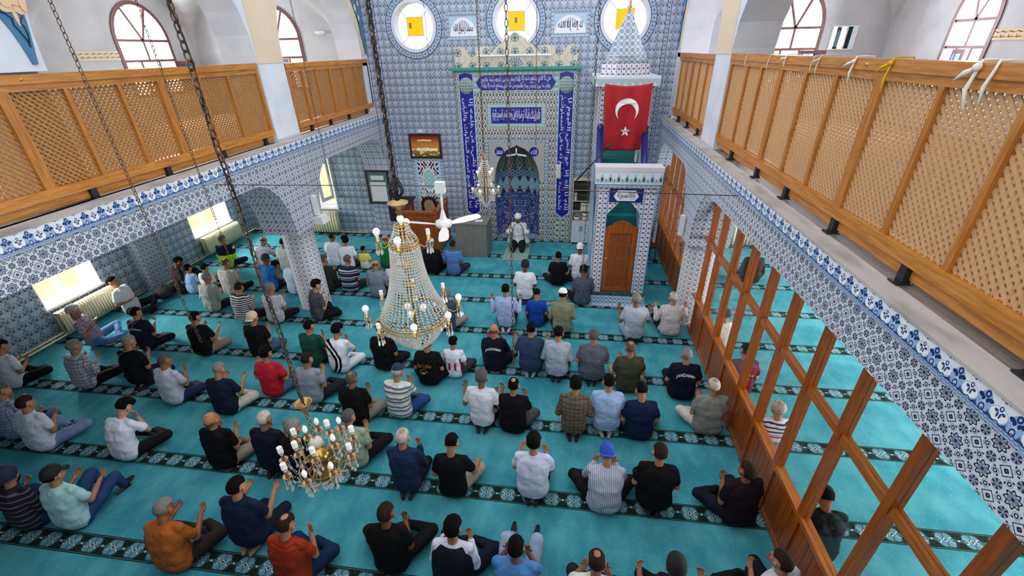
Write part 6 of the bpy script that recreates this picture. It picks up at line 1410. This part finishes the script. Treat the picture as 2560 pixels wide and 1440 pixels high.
P(1491, 1406, 'balding person in white shirt with hands at both cheeks at the bottom edge', 'plain #dcdcd6', 'b thin', 'cross', '#20222a', 'face', hp=24, skin='#9c6b52')
P(1690, 1418, 'person in black beanie raising the left hand at the bottom edge', 'plain #0c0c10', 'k short', 'cross', '#12131a', 'wide', cap='beanie #0e0e12')
P(2014, 1409, 'person with short dark hair and beard beside the partition at the lower right', 'plain #c3c9d0', 'b buzz', 'crossw', '#10131c', 'dua', hp=4, yaw=-20, skin='#b57f66')
# --- behind the partition
GB = 'people seated behind the partition'
p2 = P(1863, 878, 'person in maroon t-shirt with white print behind the partition glass', 'plain #6b2230', 'k short', 'cross', '#1a1b22', 'low', group=GB)
P(1797, 786, 'person in cream t-shirt behind the partition glass', 'plain #e0dccc', 'k short', 'cross', '#15161c', 'low', w=1.08, group=GB)
P(1889, 628, 'person in dark brown coat far behind the partition glass', 'plain #2b2527', 'k short', 'cross', '#1b1a1e', 'low', sleeve='long', w=1.1, group=GB)
P(1940, 1022, 'white haired person in striped polo behind the partition glass', 'polo #8b95a6 #d8d9de #23264a', 'w thin', 'cross', '#6c7c90', 'face', group=GB, w=1.08, skin='#b8836a')
P(2018, 1236, 'person in black holding a phone behind the partition glass', 'plain #0d0d11', 'k short', 'crossw', '#14171c', 'fwd', lean=20, hp=35, group=GB, skin='#94604a')
# prints on backs
JD = 'JANDARMA'
back_text(pj, JD, .44, .54, .135, '#e6e8f0', JB); back_text(pr, JD, .45, .55, .14, '#e6e8f0', JB); back_text(p1, JD, .46, .54, .125, '#cfd4e2', JB)
back_text(py_, 'YILDIZ', .44, .50, .085, '#b58a8c', None, .0); back_text(py_, '11', .25, .42, .08, '#b3122c', None, .05)
back_text(pc, 'Hot Coffee', .42, .49, .12, '#a37a4a', None, .0, dx=-.03)
e, so, _ = pc; cu = MB(); ring_ = lambda cx, cz, r1, r2: cu.plate(circ(cx, cz, r1, 20, r1*.8), [circ(cx, cz, r2, 20, r2*.8)], mY(-.4), (0, .001, 0), False)
ring_(-.05, .35, .055, .044); ring_(-.05, .35, .035, .0)if False else None; ring_(.012, .345, .022, .014); cu.add([(-.10, -.4, .33), (-.0, -.4, .33), (-.03, -.4, .29), (-.07, -.4, .29)], [(0, 3, 2, 1)])
o = cu.build('cup_print', mat('print_gold', col='#b98c55', rough=.6), so); s = o.modifiers.new('w', 'SHRINKWRAP'); s.target = so; s.wrap_method = 'PROJECT'; s.use_project_y = True; s.use_positive_direction = True; s.offset = .006; s.wrap_mode = 'ABOVE_SURFACE'
back_text(p2, 'FORMULA', .43, .48, .11, '#b9a6a0', JB); back_text(p2, '1978', .36, .40, .06, '#b9a6a0'); 
# loose things on the carpet
bp = thing('backpack', 'dark grey backpack lying against the left wall beside the reclining youth', 'bag', (-9.4, 7.82, 0), .6)
BM = mat('dark_grey_nylon', col='#2b2d33', rough=.8); b = MB(); b.ball((0, 0, .15), .2, 14, 10, (1, 1.25, .75)); b.ball((.1, .12, .12), .14, 12, 8, (1, 1, .8)); skinned(b, 'bag_body', BM, bp, .015, 4, .02)
MB().tube([(-.1, -.18, .26), (-.15, -.3, .1), (-.05, -.36, .02)], .012, 6).build('strap', BM, bp); MB().tube([(-.04, .1, .3), (0, .0, .35), (.04, -.1, .3)], .01, 6).build('handle', BM, bp)
q = onZ(308, 1222, .008); o = MB().box((-.035, -.085, 0), (.035, .085, .01)).build('phone', M['black'], None, (q.x, q.y, .002)); o.rotation_euler = (0, 0, -.25); tag(o, 'black phone lying on the carpet beyond the mint t-shirt knees', 'phone')
q = onZ(1332, 607, .01); o = MB().tube([(-.08, 0, .02), (0, .02, .02), (.08, .03, .02)], [.012, .02, .014], 8).build('microphone', M['black'], None, (q.x, q.y, 0)); tag(o, 'small black microphone on the carpet right of the imam', 'microphone')
q = onZ(2040, 1303, .3); o = MB().box((-.035, -.01, 0), (.035, .01, .13)).build('phone', M['wplast'], None, (q.x, q.y, .22)); o.rotation_euler = (-.5, 0, .2); tag(o, 'white phone held by the person in black behind the partition', 'phone')
